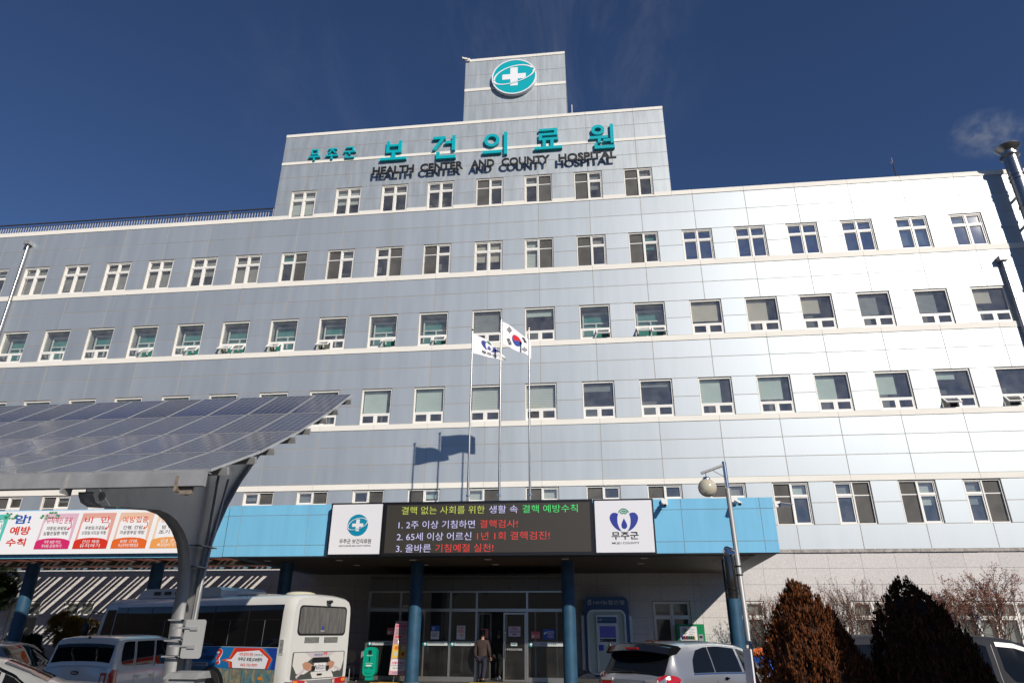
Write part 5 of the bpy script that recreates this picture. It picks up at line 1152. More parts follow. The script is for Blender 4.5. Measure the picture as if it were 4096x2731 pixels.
for sd in (-1, 1):
    c.sidestrip([(.36, .2, .55), (.42, .06, .9), (.6, .02, .92), (.85, .02, .92)], 'side_window', 'carglass', sd); c.sidestrip([(.95, .02, .92), (1.7, .02, .92)], 'side_window', 'carglass', sd); c.sidestrip([(1.78, .02, .92), (2.2, .02, .92), (2.7, .02, .82)], 'side_window', 'carglass', sd)
    for x in (.9, 1.74): c.seam(x, .45, 1.6, sd)
    c.handle(1.05, .93, sd); c.handle(1.65, .92, sd); c.mirror(2.6, 1.08, sd, WHP)
    c.sidestrip([(.005, .72, 1.02), (.05, .68, 1.09), (.13, .72, 1.09), (.2, .84, 1.07)], 'tail_light', 'redlamp', sd, .012, False, 4, 12)
    q = MB().box(-.014, .02, .56 if sd > 0 else -.69, .69 if sd > 0 else -.56, .75, 1.03); tl = q.build('tail_light_red', 'redlamp', bxr, False, True)
    q = MB().box(-.02, .0, .59 if sd > 0 else -.66, .66 if sd > 0 else -.59, .82, .98); q.build('reversing_light', 'clearlamp', bxr, False, True)
q = MB().prism(circ(0, 0, .085, .04, 24), (-.012, .02, 1.03), (0, -1, 0), UZ, (-1, 0, 0), .012); bd = q.build('badge', 'plastic', bxr, False, True)
q = MB(); text(q, 'KIA', (-.0245, .02, 1.03), (0, -1, 0), UZ, (-1, 0, 0), (-.055, .055, -.02, .02), .002, .01); q.build('logo', 'chrome', bxr, False, True)
q = MB().lathe([(.0001, -.02), (.015, -.02), (.03, 0)], (.2, 0, 1.70), 10, (-1, 0, .4)); q.build('washer_nozzle', 'plastic', bxr, True, True)
c.topstrip(2.5, 3.15, -.93, .93, 'windscreen', 'carglass'); c.wheels((.6, 2.95), .79, .28)
# pale silver saloon in the corner
sd_ = thing('parked_car', 'pale silver saloon with chrome window trim nearest to the carport', 'car', (-8.55, -16.55, ZG), R(211), 'cars parked in front of the hospital'); sd_.scale = (1, 1, 1.10)
PSL = paint('pale silver paint', (.55, .55, .54), .28, .5)
c = Car(sd_, [(0, .5, .80, .82, .68, .66, .58), (.05, .42, .92, .94, .80, .74, .64), (.2, .36, .95, .985, .86, .78, .66), (.62, .32, .96, 1.02, .88, .82, .66), (1.0, .3, .95, 1.17, .885, .85, .60), (1.45, .3, .94, 1.33, .885, .855, .57), (1.9, .3, .93, 1.40, .885, .855, .57), (2.5, .3, .91, 1.42, .885, .855, .57), (2.9, .3, .90, 1.36, .885, .85, .56), (3.6, .32, .88, .94, .88, .82, .66), (4.3, .38, .74, .78, .8, .72, .6), (4.5, .42, .6, .64, .66, .6, .5)], PSL)
c.topstrip(.75, 1.42, -.92, .92, 'rear_window', 'carglass'); c.topstrip(2.95, 3.6, -.92, .92, 'windscreen', 'carglass')
for sd in (-1, 1):
    c.sidestrip([(.98, .1, .28), (1.2, .08, .72), (1.34, .06, .80)], 'side_window', 'carglass', sd); c.sidestrip([(1.40, .05, .82), (1.7, .04, .88), (2.1, .04, .9)], 'side_window', 'carglass', sd); c.sidestrip([(2.2, .04, .9), (2.6, .04, .9), (2.9, .04, .86), (3.3, .04, .66)], 'side_window', 'carglass', sd)
    c.sidestrip([(.92, .2, .34), (1.2, .76, .9), (1.6, .93, 1.03), (2.2, .97, 1.06), (2.7, .97, 1.06), (3.0, .9, 1.0)], 'rain_visor', 'chrome', sd, .016, True, 3, 40)
    c.sidestrip([(.9, -.02, .03), (3.4, -.02, .03)], 'window_trim', 'chrome', sd, .01, True, 2)
    for x in (1.38, 2.15): c.seam(x, .4, .94, sd)
    c.handle(1.5, .82, sd); c.handle(2.4, .81, sd); c.mirror(3.2, .96, sd, PSL)
    c.sidestrip([(.02, .70, .86), (.1, .7, .9), (.35, .78, .88)], 'tail_light', 'redlamp', sd, .012, False, 4, 12)
c.wheels((.9, 3.55), .87, .31); c.antenna(1.75, .08)
# grey crossover at the edge
cr2 = thing('parked_car', 'grey crossover with dark windows behind the pale silver saloon', 'car', (-18.3, -10.3, ZG), R(-4), 'cars parked in front of the hospital')
GRP = paint('grey paint', (.30, .30, .30), .3, .6)
c = Car(cr2, [(0, .5, .9, .94, .74, .7, .62), (.1, .42, 1.0, 1.04, .88, .82, .66), (.3, .38, 1.02, 1.2, .9, .86, .64), (.7, .34, 1.02, 1.52, .9, .87, .62), (1.1, .32, 1.01, 1.61, .9, .87, .62), (2.1, .3, .99, 1.64, .9, .87, .62), (2.8, .3, .97, 1.57, .9, .87, .6), (3.55, .32, .95, 1.02, .89, .84, .68), (4.2, .38, .84, .88, .84, .78, .64), (4.4, .44, .7, .74, .72, .66, .55)], GRP)
for sd in (-1, 1):
    c.sidestrip([(.6, .08, .4), (.9, .05, .86), (1.2, .04, .9)], 'side_window', 'carglass', sd); c.sidestrip([(1.26, .04, .9), (2.1, .04, .9)], 'side_window', 'carglass', sd); c.sidestrip([(2.2, .04, .9), (2.7, .04, .9), (3.3, .04, .7)], 'side_window', 'carglass', sd)
    c.sidestrip([(.6, -.03, .02), (3.4, -.03, .02)], 'window_trim', 'chrome', sd, .01, True, 2); c.mirror(3.0, 1.06, sd, WHP)
    c.seam(1.23, .4, 1.0, sd); c.seam(2.15, .4, .98, sd); c.handle(1.4, .9, sd, GRP); c.handle(2.3, .9, sd, GRP)
c.topstrip(.3, .7, -.92, .92, 'rear_window', 'carglass'); c.topstrip(2.85, 3.55, -.92, .92, 'windscreen', 'carglass'); c.wheels((.85, 3.5), .89, .33)
# dark grey van behind the brown conifers
vn = thing('parked_van', 'dark blue grey passenger van standing behind the two brown conifers', 'van', (4.6, -12.85, ZG), R(-2), 'cars parked in front of the hospital'); vn.scale = (1, 1, 1.06)
VGP = pmat('dark grey paint', (.032, .034, .042), .6, 0, .06, .0)
c = Car(vn, [(0, .45, 1.02, 1.05, .80, .78, .70), (.06, .4, 1.05, 1.15, .88, .86, .73), (.2, .36, 1.06, 1.68, .91, .89, .72), (.4, .34, 1.06, 1.77, .92, .90, .72), (1.4, .32, 1.06, 1.80, .92, .9, .72), (2.8, .32, 1.05, 1.79, .92, .9, .72), (3.3, .32, 1.04, 1.74, .92, .9, .70), (3.9, .32, 1.02, 1.5, .92, .89, .68), (4.55, .34, .98, 1.05, .9, .85, .72), (4.95, .4, .84, .88, .84, .78, .66), (5.1, .45, .7, .74, .72, .66, .56)], VGP)
for sd in (-1, 1):
    c.sidestrip([(.35, .05, .8), (.42, .03, .88), (1.3, .03, .88)], 'side_window', 'carglass', sd); c.sidestrip([(1.42, .12, .86), (1.55, .02, .88), (2.7, .02, .88), (2.78, .1, .84)], 'side_window', 'carglass', sd); c.sidestrip([(2.98, .3, .84), (3.1, .02, .86), (3.6, .02, .8), (4.1, .04, .6)], 'side_window', 'carglass', sd)
    c.sidestrip([(2.95, .86, .97), (3.5, .86, .98), (3.9, .80, .93)], 'rain_visor', 'galv', sd, .02, True, 3); c.seam(2.88, .45, 1.65, sd); c.seam(1.36, .45, 1.65, sd)
    c.handle(2.75, .96, sd, 'chrome'); c.handle(3.05, .95, sd, 'chrome'); c.mirror(3.95, 1.08, sd, VGP)
    c.sidestrip([(.4, .98, 1.0), (3.0, .98, 1.0)], 'crease', VGP, sd, .012, False, 3)
c.topstrip(.08, .2, -.9, .9, 'rear_window', 'carglass', .006); c.topstrip(3.45, 4.5, -.92, .92, 'windscreen', 'carglass'); c.wheels((.9, 4.1), .91, .34)

# bus ---------------------------------------------------------------------
bus = thing('parked_bus', 'white county bus with dark side windows and advertising wrap seen from behind', 'bus', (-7.53, -9.22, ZG), R(157.9)); bus.scale = (1, 1, 1.045)
BWH = vary(pmat('bus white paint', (.60, .60, .57), .3, 0, .5, .5), .05, 1.2, (1, 1, .4)); BSL = pmat('bus silver paint', (.36, .36, .37), .35, .5)
ring = [(1.14, .3), (1.19, .42), (1.205, 1.0), (1.20, 1.6), (1.18, 2.3), (1.15, 2.52), (1.07, 2.64), (.92, 2.70), (.5, 2.745), (0, 2.755)]
def busx(f, z): return f - .22*max(0.0, z-1.1)*max(0.0, (f-7.4)/1.2)
def bus_ring(f):
    d = min(f, 8.6-f); k = 1 - .075*max(0.0, 1-d/.30)**2.2; kz = 1-.05*max(0.0, 1-d/.30)**2.2
    return [(busx(f, z), y*k, 1.4+(z-1.4)*kz) for y, z in ring]
m = MB(); rg = []
for f in [0, .02, .05, .09, .14, .2, .3, .6, 1.2, 2, 3, 4, 5, 6, 7, 7.4, 7.8, 8.2, 8.35, 8.45, 8.52, 8.57, 8.6]:
    h = bus_ring(f); rg.append(len(m.v)); m.v += h + [(x, -y, z) for x, y, z in reversed(h[:-1])]
n = 2*len(ring)-1
for i in range(len(rg)-1):
    for k in range(n-1): m.f.append((rg[i]+k, rg[i+1]+k, rg[i+1]+k+1, rg[i]+k+1))
    m.f.append((rg[i]+n-1, rg[i+1]+n-1, rg[i+1], rg[i]))
m.f += [tuple(range(n)), tuple(rg[-1]+k for k in reversed(range(n)))]
m.build('body', BWH, bus, True, True)
def bside(f0, f1, z0, z1, name, mat, off=.008, sd=1, nf=2, fs=None, parent=None):
    """patch on the flank of the bus"""
    q = MB(); fs = fs or [f0+(f1-f0)*i/(nf-1) for i in range(nf)]; zs = [z0+(z1-z0)*k/5 for k in range(6)]
    for f in fs:
        for z in zs:
            y = float(np.interp(z, [r[1] for r in ring], [r[0] for r in ring])); q.v.append((busx(f, z), sd*(y+off), z))
    for i in range(len(fs)-1):
        for k in range(5): a = i*6+k; t_ = (a, a+6, a+7, a+1); q.f.append(t_ if sd < 0 else t_[::-1])
    return q.build(name, mat, parent or bus, True, True)
MT['busglass'] = pmat('bus side glass', (.004, .004, .005), .04, 0, .5)
for sd in (1, -1):
    gl_ = bside(.32, 7.55, 1.47, 2.47, 'side_glass', 'busglass', .008, sd, 6); bside(7.62, 8.22, 1.25, 2.40, 'cab_window', 'busglass', .008, sd, 3)
    for f in (1.6, 3.0, 4.4, 5.8, 7.0): bside(f-.02, f+.02, 1.49, 2.45, 'window_bar', 'plastic', .011, sd)
    for f in (.95, 2.3, 3.7, 5.1): bside(f-.55, f+.55, 2.10, 2.115, 'window_bar', 'plastic', .012, sd); bside(f-.008, f+.008, 1.5, 2.1, 'window_bar', 'galv', .012, sd)
    bside(.30, 7.55, .30, .42, 'skirt', BSL, .006, sd, 4); bside(7.56, 7.61, 1.3, 2.5, 'pillar_strip', BSL, .01, sd)
MT['wrapblue'] = vary(pmat('blue advert', (.01, .16, .42), .35), .12, 1.5); MT['wrapdeep'] = pmat('deep blue advert', (.012, .05, .28), .35)
bside(.34, 6.2, .96, 1.455, 'advert_panel', 'wrapblue', .009, 1, 6)
wrap = pmat('painted wrap', (.12, .3, .3), .4); t = wrap.node_tree; tcn = N(t, 'ShaderNodeTexCoord'); mpp = N(t, 'ShaderNodeMapping', inp={3: (2.2, 1, 1.0)}); nz_ = N(t, 'ShaderNodeTexNoise', inp={'Scale': 1.6, 'Detail': 5, 'Distortion': 1.8}); cr3 = N(t, 'ShaderNodeValToRGB')
for a, b in zip((0.3, .42, .5, .58, .7), ((.04, .13, .18, 1), (.10, .22, .24, 1), (.17, .14, .09, 1), (.30, .28, .20, 1), (.08, .085, .05, 1))):
    e_ = cr3.color_ramp.elements.new(a); e_.color = b
t.links.new(tcn.outputs['Object'], mpp.inputs[0]); t.links.new(mpp.outputs[0], nz_.inputs[0]); t.links.new(nz_.outputs[0], cr3.inputs[0]); t.links.new(cr3.outputs[0], t.nodes['Principled BSDF'].inputs['Base Color'])
bside(.34, 7.4, .42, .955, 'lower_panel', wrap, .007, 1, 6)
for f in (1.55, 3.75, 5.2): bside(f-.006, f+.006, .42, .95, 'panel_seam', 'plastic', .009, 1)
ob = (0, 1.225, 0); UB = (-1, 0, 0); NB_ = (0, 1, 0)
def bp_(pts, name, mat, d=.0): q = MB().prism(pts, (0, 1.217+d, 0), UB, UZ, NB_, .002); return q.build(name, mat, bus, False, True)
def bt(s, box, mat, b=.015, d=.006): q = MB(); text(q, s, (0, 1.217+d, 0), UB, UZ, NB_, box, .001, b); q.build('lettering', mat, bus, False, True)
bp_([(-.34, .965), (-.34, 1.45), (-.75, 1.45), (-.45, 1.2), (-.5, .965)], 'advert_corner', 'wrapdeep')
bp_([(-2.42, 1.14), (-2.1, 1.19), (-1.95, 1.44), (-.9, 1.44), (-.48, 1.2), (-.6, .97), (-2.05, .97), (-2.1, 1.09)], 'bubble_orange', 'orange', .001)
bp_([(-2.36, 1.145), (-2.05, 1.2), (-1.88, 1.44), (-.95, 1.43), (-.52, 1.2), (-.62, .97), (-2.0, .97), (-2.03, 1.1)], 'bubble_red', 'red', .003)
bp_([(-2.25, 1.145), (-2.0, 1.17), (-1.82, 1.34), (-1.0, 1.39), (-.62, 1.2), (-.7, .97), (-1.92, .97), (-1.96, 1.11)], 'bubble_white', 'pure', .005)
bt('지역 일자리 센터', (-1.72, -1.2, 1.25, 1.33), 'red', .015, .008); bt('(전북은행 4층)', (-1.16, -.82, 1.25, 1.31), 'ink', 0, .008); bt('무주군 로컬 JOB센터', (-1.74, -.84, 1.12, 1.22), 'ink', .03, .008); bt('063) 322-9297', (-1.62, -.98, 1.0, 1.08), 'red', .02, .008)
bt('?', (-2.62, -2.38, 1.03, 1.42), 'pure', .07); bt('?', (-2.61, -2.39, 1.035, 1.415), 'red', .02, .008)
bp_([(-4.25, 1.2), (-3.98, 1.16), (-3.95, 1.33), (-4.22, 1.37)], 'advert_tag', 'red'); bp_([(-3.93, 1.14), (-3.66, 1.17), (-3.64, 1.33), (-3.9, 1.3)], 'advert_tag', 'wrapdeep')
bt('구인', (-4.2, -4.0, 1.2, 1.32), 'pure'); bt('구직', (-3.89, -3.69, 1.17, 1.29), 'pure'); bt('“일자리”', (-3.5, -3.0, 1.29, 1.39), 'ink', .02); bt('누가 찾아주지', (-3.3, -2.66, 1.13, 1.24), 'ink', .02)
bp_(rrect(-4.75, -2.9, .985, 1.08, .03), 'sponsor_strip', 'strip'); bt('무주군   전주기전대학   고용노동부전주지청', (-4.6, -3.0, 1.005, 1.06), 'ink', .01)
for f in (.85, 4.2): bside(f-.07, f+.07, .72, .79, 'side_marker', 'amber', .014, 1)
q = MB().prism(rrect(-.30, -.13, 1.30, 1.66, .04), (0, 1.195, 0), UB, UZ, NB_, .018); vt = q.build('side_vent', BWH, bus, False, True)
q = MB()
for k in range(11): q.box(.155, .275, 1.213, 1.2155, 1.335+.028*k, 1.35+.028*k)
q.build('vent_slot', 'black', bus, False, True)
# tail of the bus
UR, NR = (0, -1, 0), (-1, 0, 0)
def rp(pts, name, mat, d=.004, t_=.003): q = MB().prism(pts, (-d, 0, 0), UR, UZ, NR, t_); return q.build(name, mat, bus, False, True)
rp(rrect(-.93, .93, 1.74, 2.46, .12), 'window_seal', 'plastic', .002, .01); rp(rrect(-.89, .89, 1.785, 2.42, .10), 'rear_window', vary(pmat('dusty rear glass', (.12, .115, .11), .25, 0, .5), .35, 2.5, (6, 6, .7)), .013, .004)
rp([(-.05, 1.88), (.05, 1.88), (.03, 1.92), (.05, 1.94), (0, 1.97), (-.05, 1.94), (-.03, 1.92)], 'window_sticker', 'wrapdeep', .018, .001); q = MB(); text(q, '무주군', (-.018, 0, 1.83), UR, UZ, NR, (-.07, .07, 0, .03), .001, .01); q.build('lettering', 'signwhite', bus, False, True)
q = MB()
for x0 in (-.62, .12):
    for k in range(13): q.box(-.006, .0, -(x0+.025+.042*k), -(x0+.042*k), 1.56, 1.70)
q.build('vent_slot', 'black', bus, False, True)
rp(rrect(-1.0, 1.0, .72, 1.36, .05), 'advert_frame', 'galv', .002, .003); rp(rrect(-.985, .985, .73, 1.35, .04), 'rear_advert', pmat('dark grey advert', (.06, .065, .06), .45), .006, .002)
robe = pmat('robe print', (.60, .58, .54), .5); sleeve = pmat('robe shade print', (.50, .44, .45), .5)
rp([(-.95, 1.34), (.35, 1.34), (-.2, 1.24), (-.48, 1.1), (-.25, .95), (-.52, .84), (-.8, .86), (-.96, 1.05)], 'robe_print', robe, .009, .001)
rp([(.95, 1.34), (.55, 1.34), (.36, 1.24), (.45, 1.12), (.3, .98), (.6, .86), (.9, .92), (.97, 1.15)], 'robe_print', robe, .009, .001)
rp([(-.55, 1.34), (.6, 1.34), (.3, 1.2), (-.3, 1.2)], 'robe_print', sleeve, .0095, .001); rp([(-.2, .74), (.62, .74), (.5, .9), (.3, 1.0), (-.1, 1.0), (-.28, .86)], 'robe_print', robe, .0095, .001)
rp([(-.82, .8), (-.55, .98), (-.5, .93), (-.78, .75)], 'sleeve_print', sleeve, .011, .001); rp([(.88, .93), (.6, 1.02), (.6, .95), (.85, .87)], 'sleeve_print', sleeve, .011, .001)
hand = pmat('hand print', (.42, .22, .14), .5)
for sx in (-1, 1):
    rp([(sx*a, b) for a, b in ((.62, 1.08), (.5, 1.13), (.36, 1.1), (.24, 1.05), (.2, .98), (.3, .92), (.42, .92), (.56, .97))], 'hand_print', hand, .012, .001)
    q = MB()
    for k in range(4): q.prism(circ(sx*(.235+.03*k), .975-.018*k+.02, .05, .02, 14, sx*.5), (-.0135, 0, 0), UR, UZ, NR, .001)
    q.build('finger_print', pmat('finger print tone', (.50, .28, .19), .5), bus, False, True)
q = MB(); text(q, '태권도원', (-.0135, 0, 0), UR, UZ, NR, (-.2, .1, 1.25, 1.31), .001, .01); q.build('lettering', 'wrapdeep', bus, False, True); q = MB(); text(q, '무주', (-.0135, 0, 0), UR, UZ, NR, (.13, .29, 1.26, 1.34), .001, .03); q.build('lettering', 'red', bus, False, True)
rp(rrect(-.26, .36, 1.1, 1.22, .02), 'grille', 'black', .012, .004)
rp(rrect(-.19, .27, .90, 1.09, .015), 'number_plate', 'paper', .016, .012); q = MB(); text(q, '76모5211', (-.03, 0, 0), UR, UZ, NR, (-.16, .24, .935, 1.045), .001, .01); q.build('lettering', 'ink', bus, False, True)
for x0 in (-.24, .29): rp(rrect(x0-.03, x0+.06, .92, 1.02, .01), 'plate_lamp', 'plastic', .016, .05)
rp(rrect(-.04, .14, .80, .84, .015), 'latch', 'plastic', .01, .02)
q = MB().box(-.09, .12, -1.13, 1.13, .38, .70); bm = q.build('bumper', BSL, bus, False, True)
for sx in (-1, 1):
    pts = [(sx*a, b) for a, b in ((.44, .70), (.98, .74), (1.0, .60), (.5, .56))]; tl = rp(pts, 'tail_light', 'redlamp', .092, .015)
    rp([(sx*a, b) for a, b in ((.82, .70), (.97, .72), (.97, .64), (.84, .63))], 'indicator', 'amber', .108, .003); rp([(sx*a, b) for a, b in ((.46, .68), (.56, .69), (.56, .61), (.49, .60))], 'reversing_light', 'clearlamp', .108, .003)
q = MB().box(-.09, 0, -.14, -.06, 2.54, 2.60); q.obox((-.1, -.1, 2.56), (1, 0, -.4), (0, 1, 0), (.4, 0, 1), .05, .06, .03); q.build('rear_camera', 'plastic', bus, False, True)
q = MB().lathe([(.0001, 2.84), (.25, 2.83), (.38, 2.80), (.42, 2.77), (.42, 2.74)], (.95, 0, 0), 24); q.build('roof_vent', pmat('cream vent', (.60, .55, .40), .4), bus, True, True)
q = MB().box(1.75, 3.0, -.5, .5, 2.74, 2.78); q.build('roof_hatch', 'galv', bus, False, True)
def pod(f0, f1, w_, h): q = MB(); b_ = [(f0, 0), (f0+.25, h*.85), (f0+.5, h), (f1-.12, h), (f1, h*.7), (f1, 0)]; q.prism([(a, 2.72+b) for a, b in b_], (0, w_, 0), UX, UZ, NF, 2*w_); q.prism([(a, 2.72+b) for a, b in b_], (0, w_, 0), UX, UZ, (0, 1, 0), 0); return q
pq = pod(-7.2, -3.3, .85, .26); pq.v = [(-x, y, z) for x, y, z in pq.v]; pq.f = [tuple(reversed(f)) for f in pq.f]; ac = pq.build('air_conditioner', BWH, bus, False, True)
q = MB()
for k in range(3): q.box(6.35-.5*k-.32, 6.35-.5*k, .86, .868, 2.80, 2.90)
q.build('air_grille', 'plastic', bus, False, True)
q = MB(); zs = [1.05, 1.4, 1.8, 2.2, 2.42]
for z in zs:
    for k in range(9): y = -1.02+.255*k; q.v.append((busx(8.6, z)+.012 - .06*(abs(y)/1.02)**3, y, z))
for i in range(4):
    for k in range(8): a = i*9+k; q.f.append((a, a+9, a+10, a+1)[::-1])
q.build('windscreen', 'busglass', bus, True, True)
for sd in (1, -1): q = MB().tube([(8.2, sd*1.15, 2.3), (8.55, sd*1.35, 2.35), (8.6, sd*1.42, 2.1)], .02, 6); q.sphere((8.6, sd*1.42, 1.85), .14, 12, 8, (.5, .8, 1.6)); q.build('wing_mirror', 'plastic', bus, True, True)
for x in (2.75, 7.0):
    for sd in (-1, 1):
        wl = bpy.data.objects.new('wheel', None); COL.objects.link(wl); wl.parent = bus
        q = MB().lathe([(.28, -.14), (.44, -.14), (.46, -.1), (.46, .12), (.44, .15), (.28, .15)], (x, sd*1.08, .46), 30, (0, sd, 0)); q.build('tyre', 'rubber', wl, True, True)
        q = MB().lathe([(.001, .08), (.1, .1), (.2, .06), (.28, .14), (.28, -.1)], (x, sd*1.08, .46), 24, (0, sd, 0)); q.build('rim', 'rim', wl, True, True)
        q = MB().lathe([(.001, .135), (.60, .135), (.60, .142), (.50, .15)], (x, sd*1.075, .40), 30, (0, sd, 0)); q.build('wheel_arch', 'black', bus, True, True)

# ------------------------------------------------------------------ lamp post and things on it
lp = thing('lamp_post', 'grey steel lamp post with one hanging globe lamp on a side arm', 'street lamp', (2.31, -17.2, ZG))
lpa = lambda z: Vector((2.24+(4.25-z)*.018, -17.2, z))
q = MB().tube([lpa(ZG), lpa(.9), lpa(1.02), lpa(1.06), lpa(3.8)], [.062, .062, .062, .042, .040], 16); q.build('pole', 'galv', lp, True)
q = MB().tube([lpa(3.72), lpa(4.25)], .034, 16); q.build('top_sleeve', MT['steel'], lp, True)
for z in (3.73, 3.79):
    q = MB()
    for k in range(3): a = k*2.1; q.sphere((lpa(z).x+.045*math.cos(a), -17.2+.045*math.sin(a), z), .011, 8, 6)
    q.build('bolt', 'galv', lp, True)
q = MB().tube([(2.23, -17.2, 4.19), (1.85, -17.2, 4.06)], .022, 10); q.tube([(2.22, -17.2, 4.0), (2.05, -17.2, 4.10)], .008, 6); q.tube([(1.925, -17.2, 4.08), (1.925, -17.2, 3.98)], .01, 6); q.build('arm', 'galv', lp, True)
q = MB().lathe([(.001, 4.0), (.05, 3.995), (.065, 3.97), (.065, 3.955)], (1.925, -17.2, 0), 18); q.build('lamp_cap', 'steel', lp, True)
gm = pmat('milky globe', (.74, .68, .54), .18, 0, .5); gm.node_tree.nodes['Principled BSDF'].inputs['Transmission Weight'].default_value = .35; gm.node_tree.nodes['Principled BSDF'].inputs['Subsurface Weight'].default_value = .2
q = MB().sphere((1.925, -17.2, 3.82), .15, 28, 18); q.build('lamp_globe', gm, lp, True)
q = MB()
for z in (2.57, 2.44): q.lathe([(.044, 0), (.052, 0), (.052, .02), (.044, .02)], lpa(z), 14)
q.build('strap', 'plastic', lp)
tr_ = thing('insect_trap', 'chrome disc topped dark insect trap strapped to the lamp post', 'insect trap', (2.12, -17.2, 2.1))
ax_ = Vector((.25, -.72, .60)).normalized(); q = MB().lathe([(.001, .03), (.03, .035), (.035, .05), (.075, .045), (.088, .04), (.092, -.02), (.085, -.03), (.001, -.03)], (2.135, -17.25, 2.79), 24, ax_); q.build('disc', 'chrome', tr_, True)
TRP = glassmat('smoky plastic', (.10, .10, .11), 1.6)
q = MB().lathe([(.001, 2.74), (.082, 2.74), (.09, 2.6), (.09, 2.2), (.085, 2.1), (.001, 2.1)], (2.13, -17.22, 0), 18); q.build('drum', TRP, tr_, True)
q = MB()
for z in (2.24, 2.17): q.lathe([(.09, 0), (.102, .004), (.102, .012), (.09, .016)], (2.13, -17.22, z), 18)
for k in range(5): a = k*1.256; q.tube([(2.13+.07*math.cos(a), -17.22+.07*math.sin(a), 2.12), (2.13+.07*math.cos(a), -17.22+.07*math.sin(a), 2.74)], .008, 5)
q.build('cage', 'plastic', tr_); q = MB().tube([(2.2, -17.2, 2.56), (2.25, -17.2, 2.57)], .012, 6); q.tube([(2.2, -17.2, 2.43), (2.25, -17.2, 2.44)], .012, 6); q.build('bracket', 'galv', tr_)
st_ = thing('sign_post', 'white painted sign seen edge on beside the lamp post foot', 'sign', (2.19, -17.5, ZG))
q = MB().box(2.155, 2.175, -17.9, -17.35, .45, 1.40); q.build('plate', 'pure', st_); q = MB().tube([(2.21, -17.45, ZG), (2.205, -17.45, 1.45)], .022, 10); q.build('post', vary(pmat('white painted post', (.6, .58, .55), .5), .15, 8), st_, True)
q = MB().box(2.174, 2.19, -17.8, -17.4, 1.36, 1.41); q.build('bracket', 'rust', st_)

# ------------------------------------------------------------------ plants
def conifer(name, label, x, y, H, Rm, seed, n, col, group):
    random.seed(seed); t = thing(name, label, 'tree', (x, y, ZG), 0, group)
    def rad(h): u = max(0.0, 1-h/H); return Rm*min(1.0, 1.05*u**.70)*min(1.0, .50+u/.25)*(1-.30*max(0, (.12-h/H)/.12))
    ox = lambda h: .27*(1-h/H) - .27
    q = MB().tube([(0, 0, 0), (ox(H*.8), 0, H*.8)], [.06, .02], 8); q.build('trunk', pmat('bark', (.06, .04, .03), .9), t, False, True)
    q = MB(); hs_ = [H*k/24 for k in range(25)]
    lob = [(random.uniform(0, 6.28), random.uniform(0, H), random.uniform(.1, .3)) for _ in range(26)]
    q.lathe([(rad(h)*.86, h) for h in hs_ if h < H*.93], (0, 0, 0.03), 26); q.v = [(a+ox(c_), b, c_) for a, b, c_ in q.v]; q.build('shade_core', pmat('foliage darkened for shade', tuple(c_*.35 for c_ in col), .95), t, True, True)  # shade between the sprays put into the core's darkened colour
    q = MB(); per = 26
    for k in range(n//per):
        h0 = H*(1-math.sqrt(random.random()))*.98 if k % 4 else H*random.random()*.97; a0 = random.uniform(0, 6.283)
        bump = 1+sum(.14*math.exp(-((math.atan2(math.sin(a0-b), math.cos(a0-b))/w_)**2 + ((h0-c_)/.28)**2)) for b, c_, w_ in lob)-.08
        r0 = rad(h0)*bump*random.uniform(.89, 1.02)+.012; Ls = random.uniform(.10, .26)*(1 if h0 < H*.8 else .6); ws = random.uniform(.022, .05); tilt = random.uniform(.02, .22); tw = random.uniform(0, 6.28)
        for j in range(per):
            t_ = random.random(); a = a0+random.uniform(-1, 1)*ws*(1.1-t_*.8)/max(r0, .06); r_ = r0+random.uniform(-.03, .02)+tilt*Ls*t_*.5; h = h0+Ls*t_
            px, py = r_*math.cos(a)+ox(h), r_*math.sin(a); L_ = random.uniform(.03, .07); wd = random.uniform(.005, .011); b = a0+tw+random.uniform(-1.2, 1.2); ca, sa = math.cos(b), math.sin(b); sp_l = random.uniform(-.35, .35)
            d = Vector((math.cos(a)*.2-math.sin(a)*sp_l, math.sin(a)*.2+math.cos(a)*sp_l, 1)).normalized()*L_; w_ = Vector((-sa, ca, 0))*wd; p = Vector((px, py, h+.02))
            i = len(q.v); q.v += [tuple(p-w_*.5), tuple(p+w_*.5), tuple(p+d*.55+w_), tuple(p+d), tuple(p+d*.55-w_)]; q.f.append((i, i+1, i+2, i+3, i+4))
    q.build('crown', vary(pmat('foliage %d' % seed, col, .8, 0, .2), .35, 4.0, island=.7), t, False, True); return t
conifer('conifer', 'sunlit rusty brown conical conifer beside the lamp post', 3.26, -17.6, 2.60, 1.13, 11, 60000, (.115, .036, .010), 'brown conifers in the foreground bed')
conifer('conifer', 'dark shaded conical conifer in front of the grey van', 4.72, -17.75, 2.61, 1.14, 12, 52000, (.080, .028, .010), 'brown conifers in the foreground bed')  # darker foliage than its sunlit neighbour, shade put into the colour
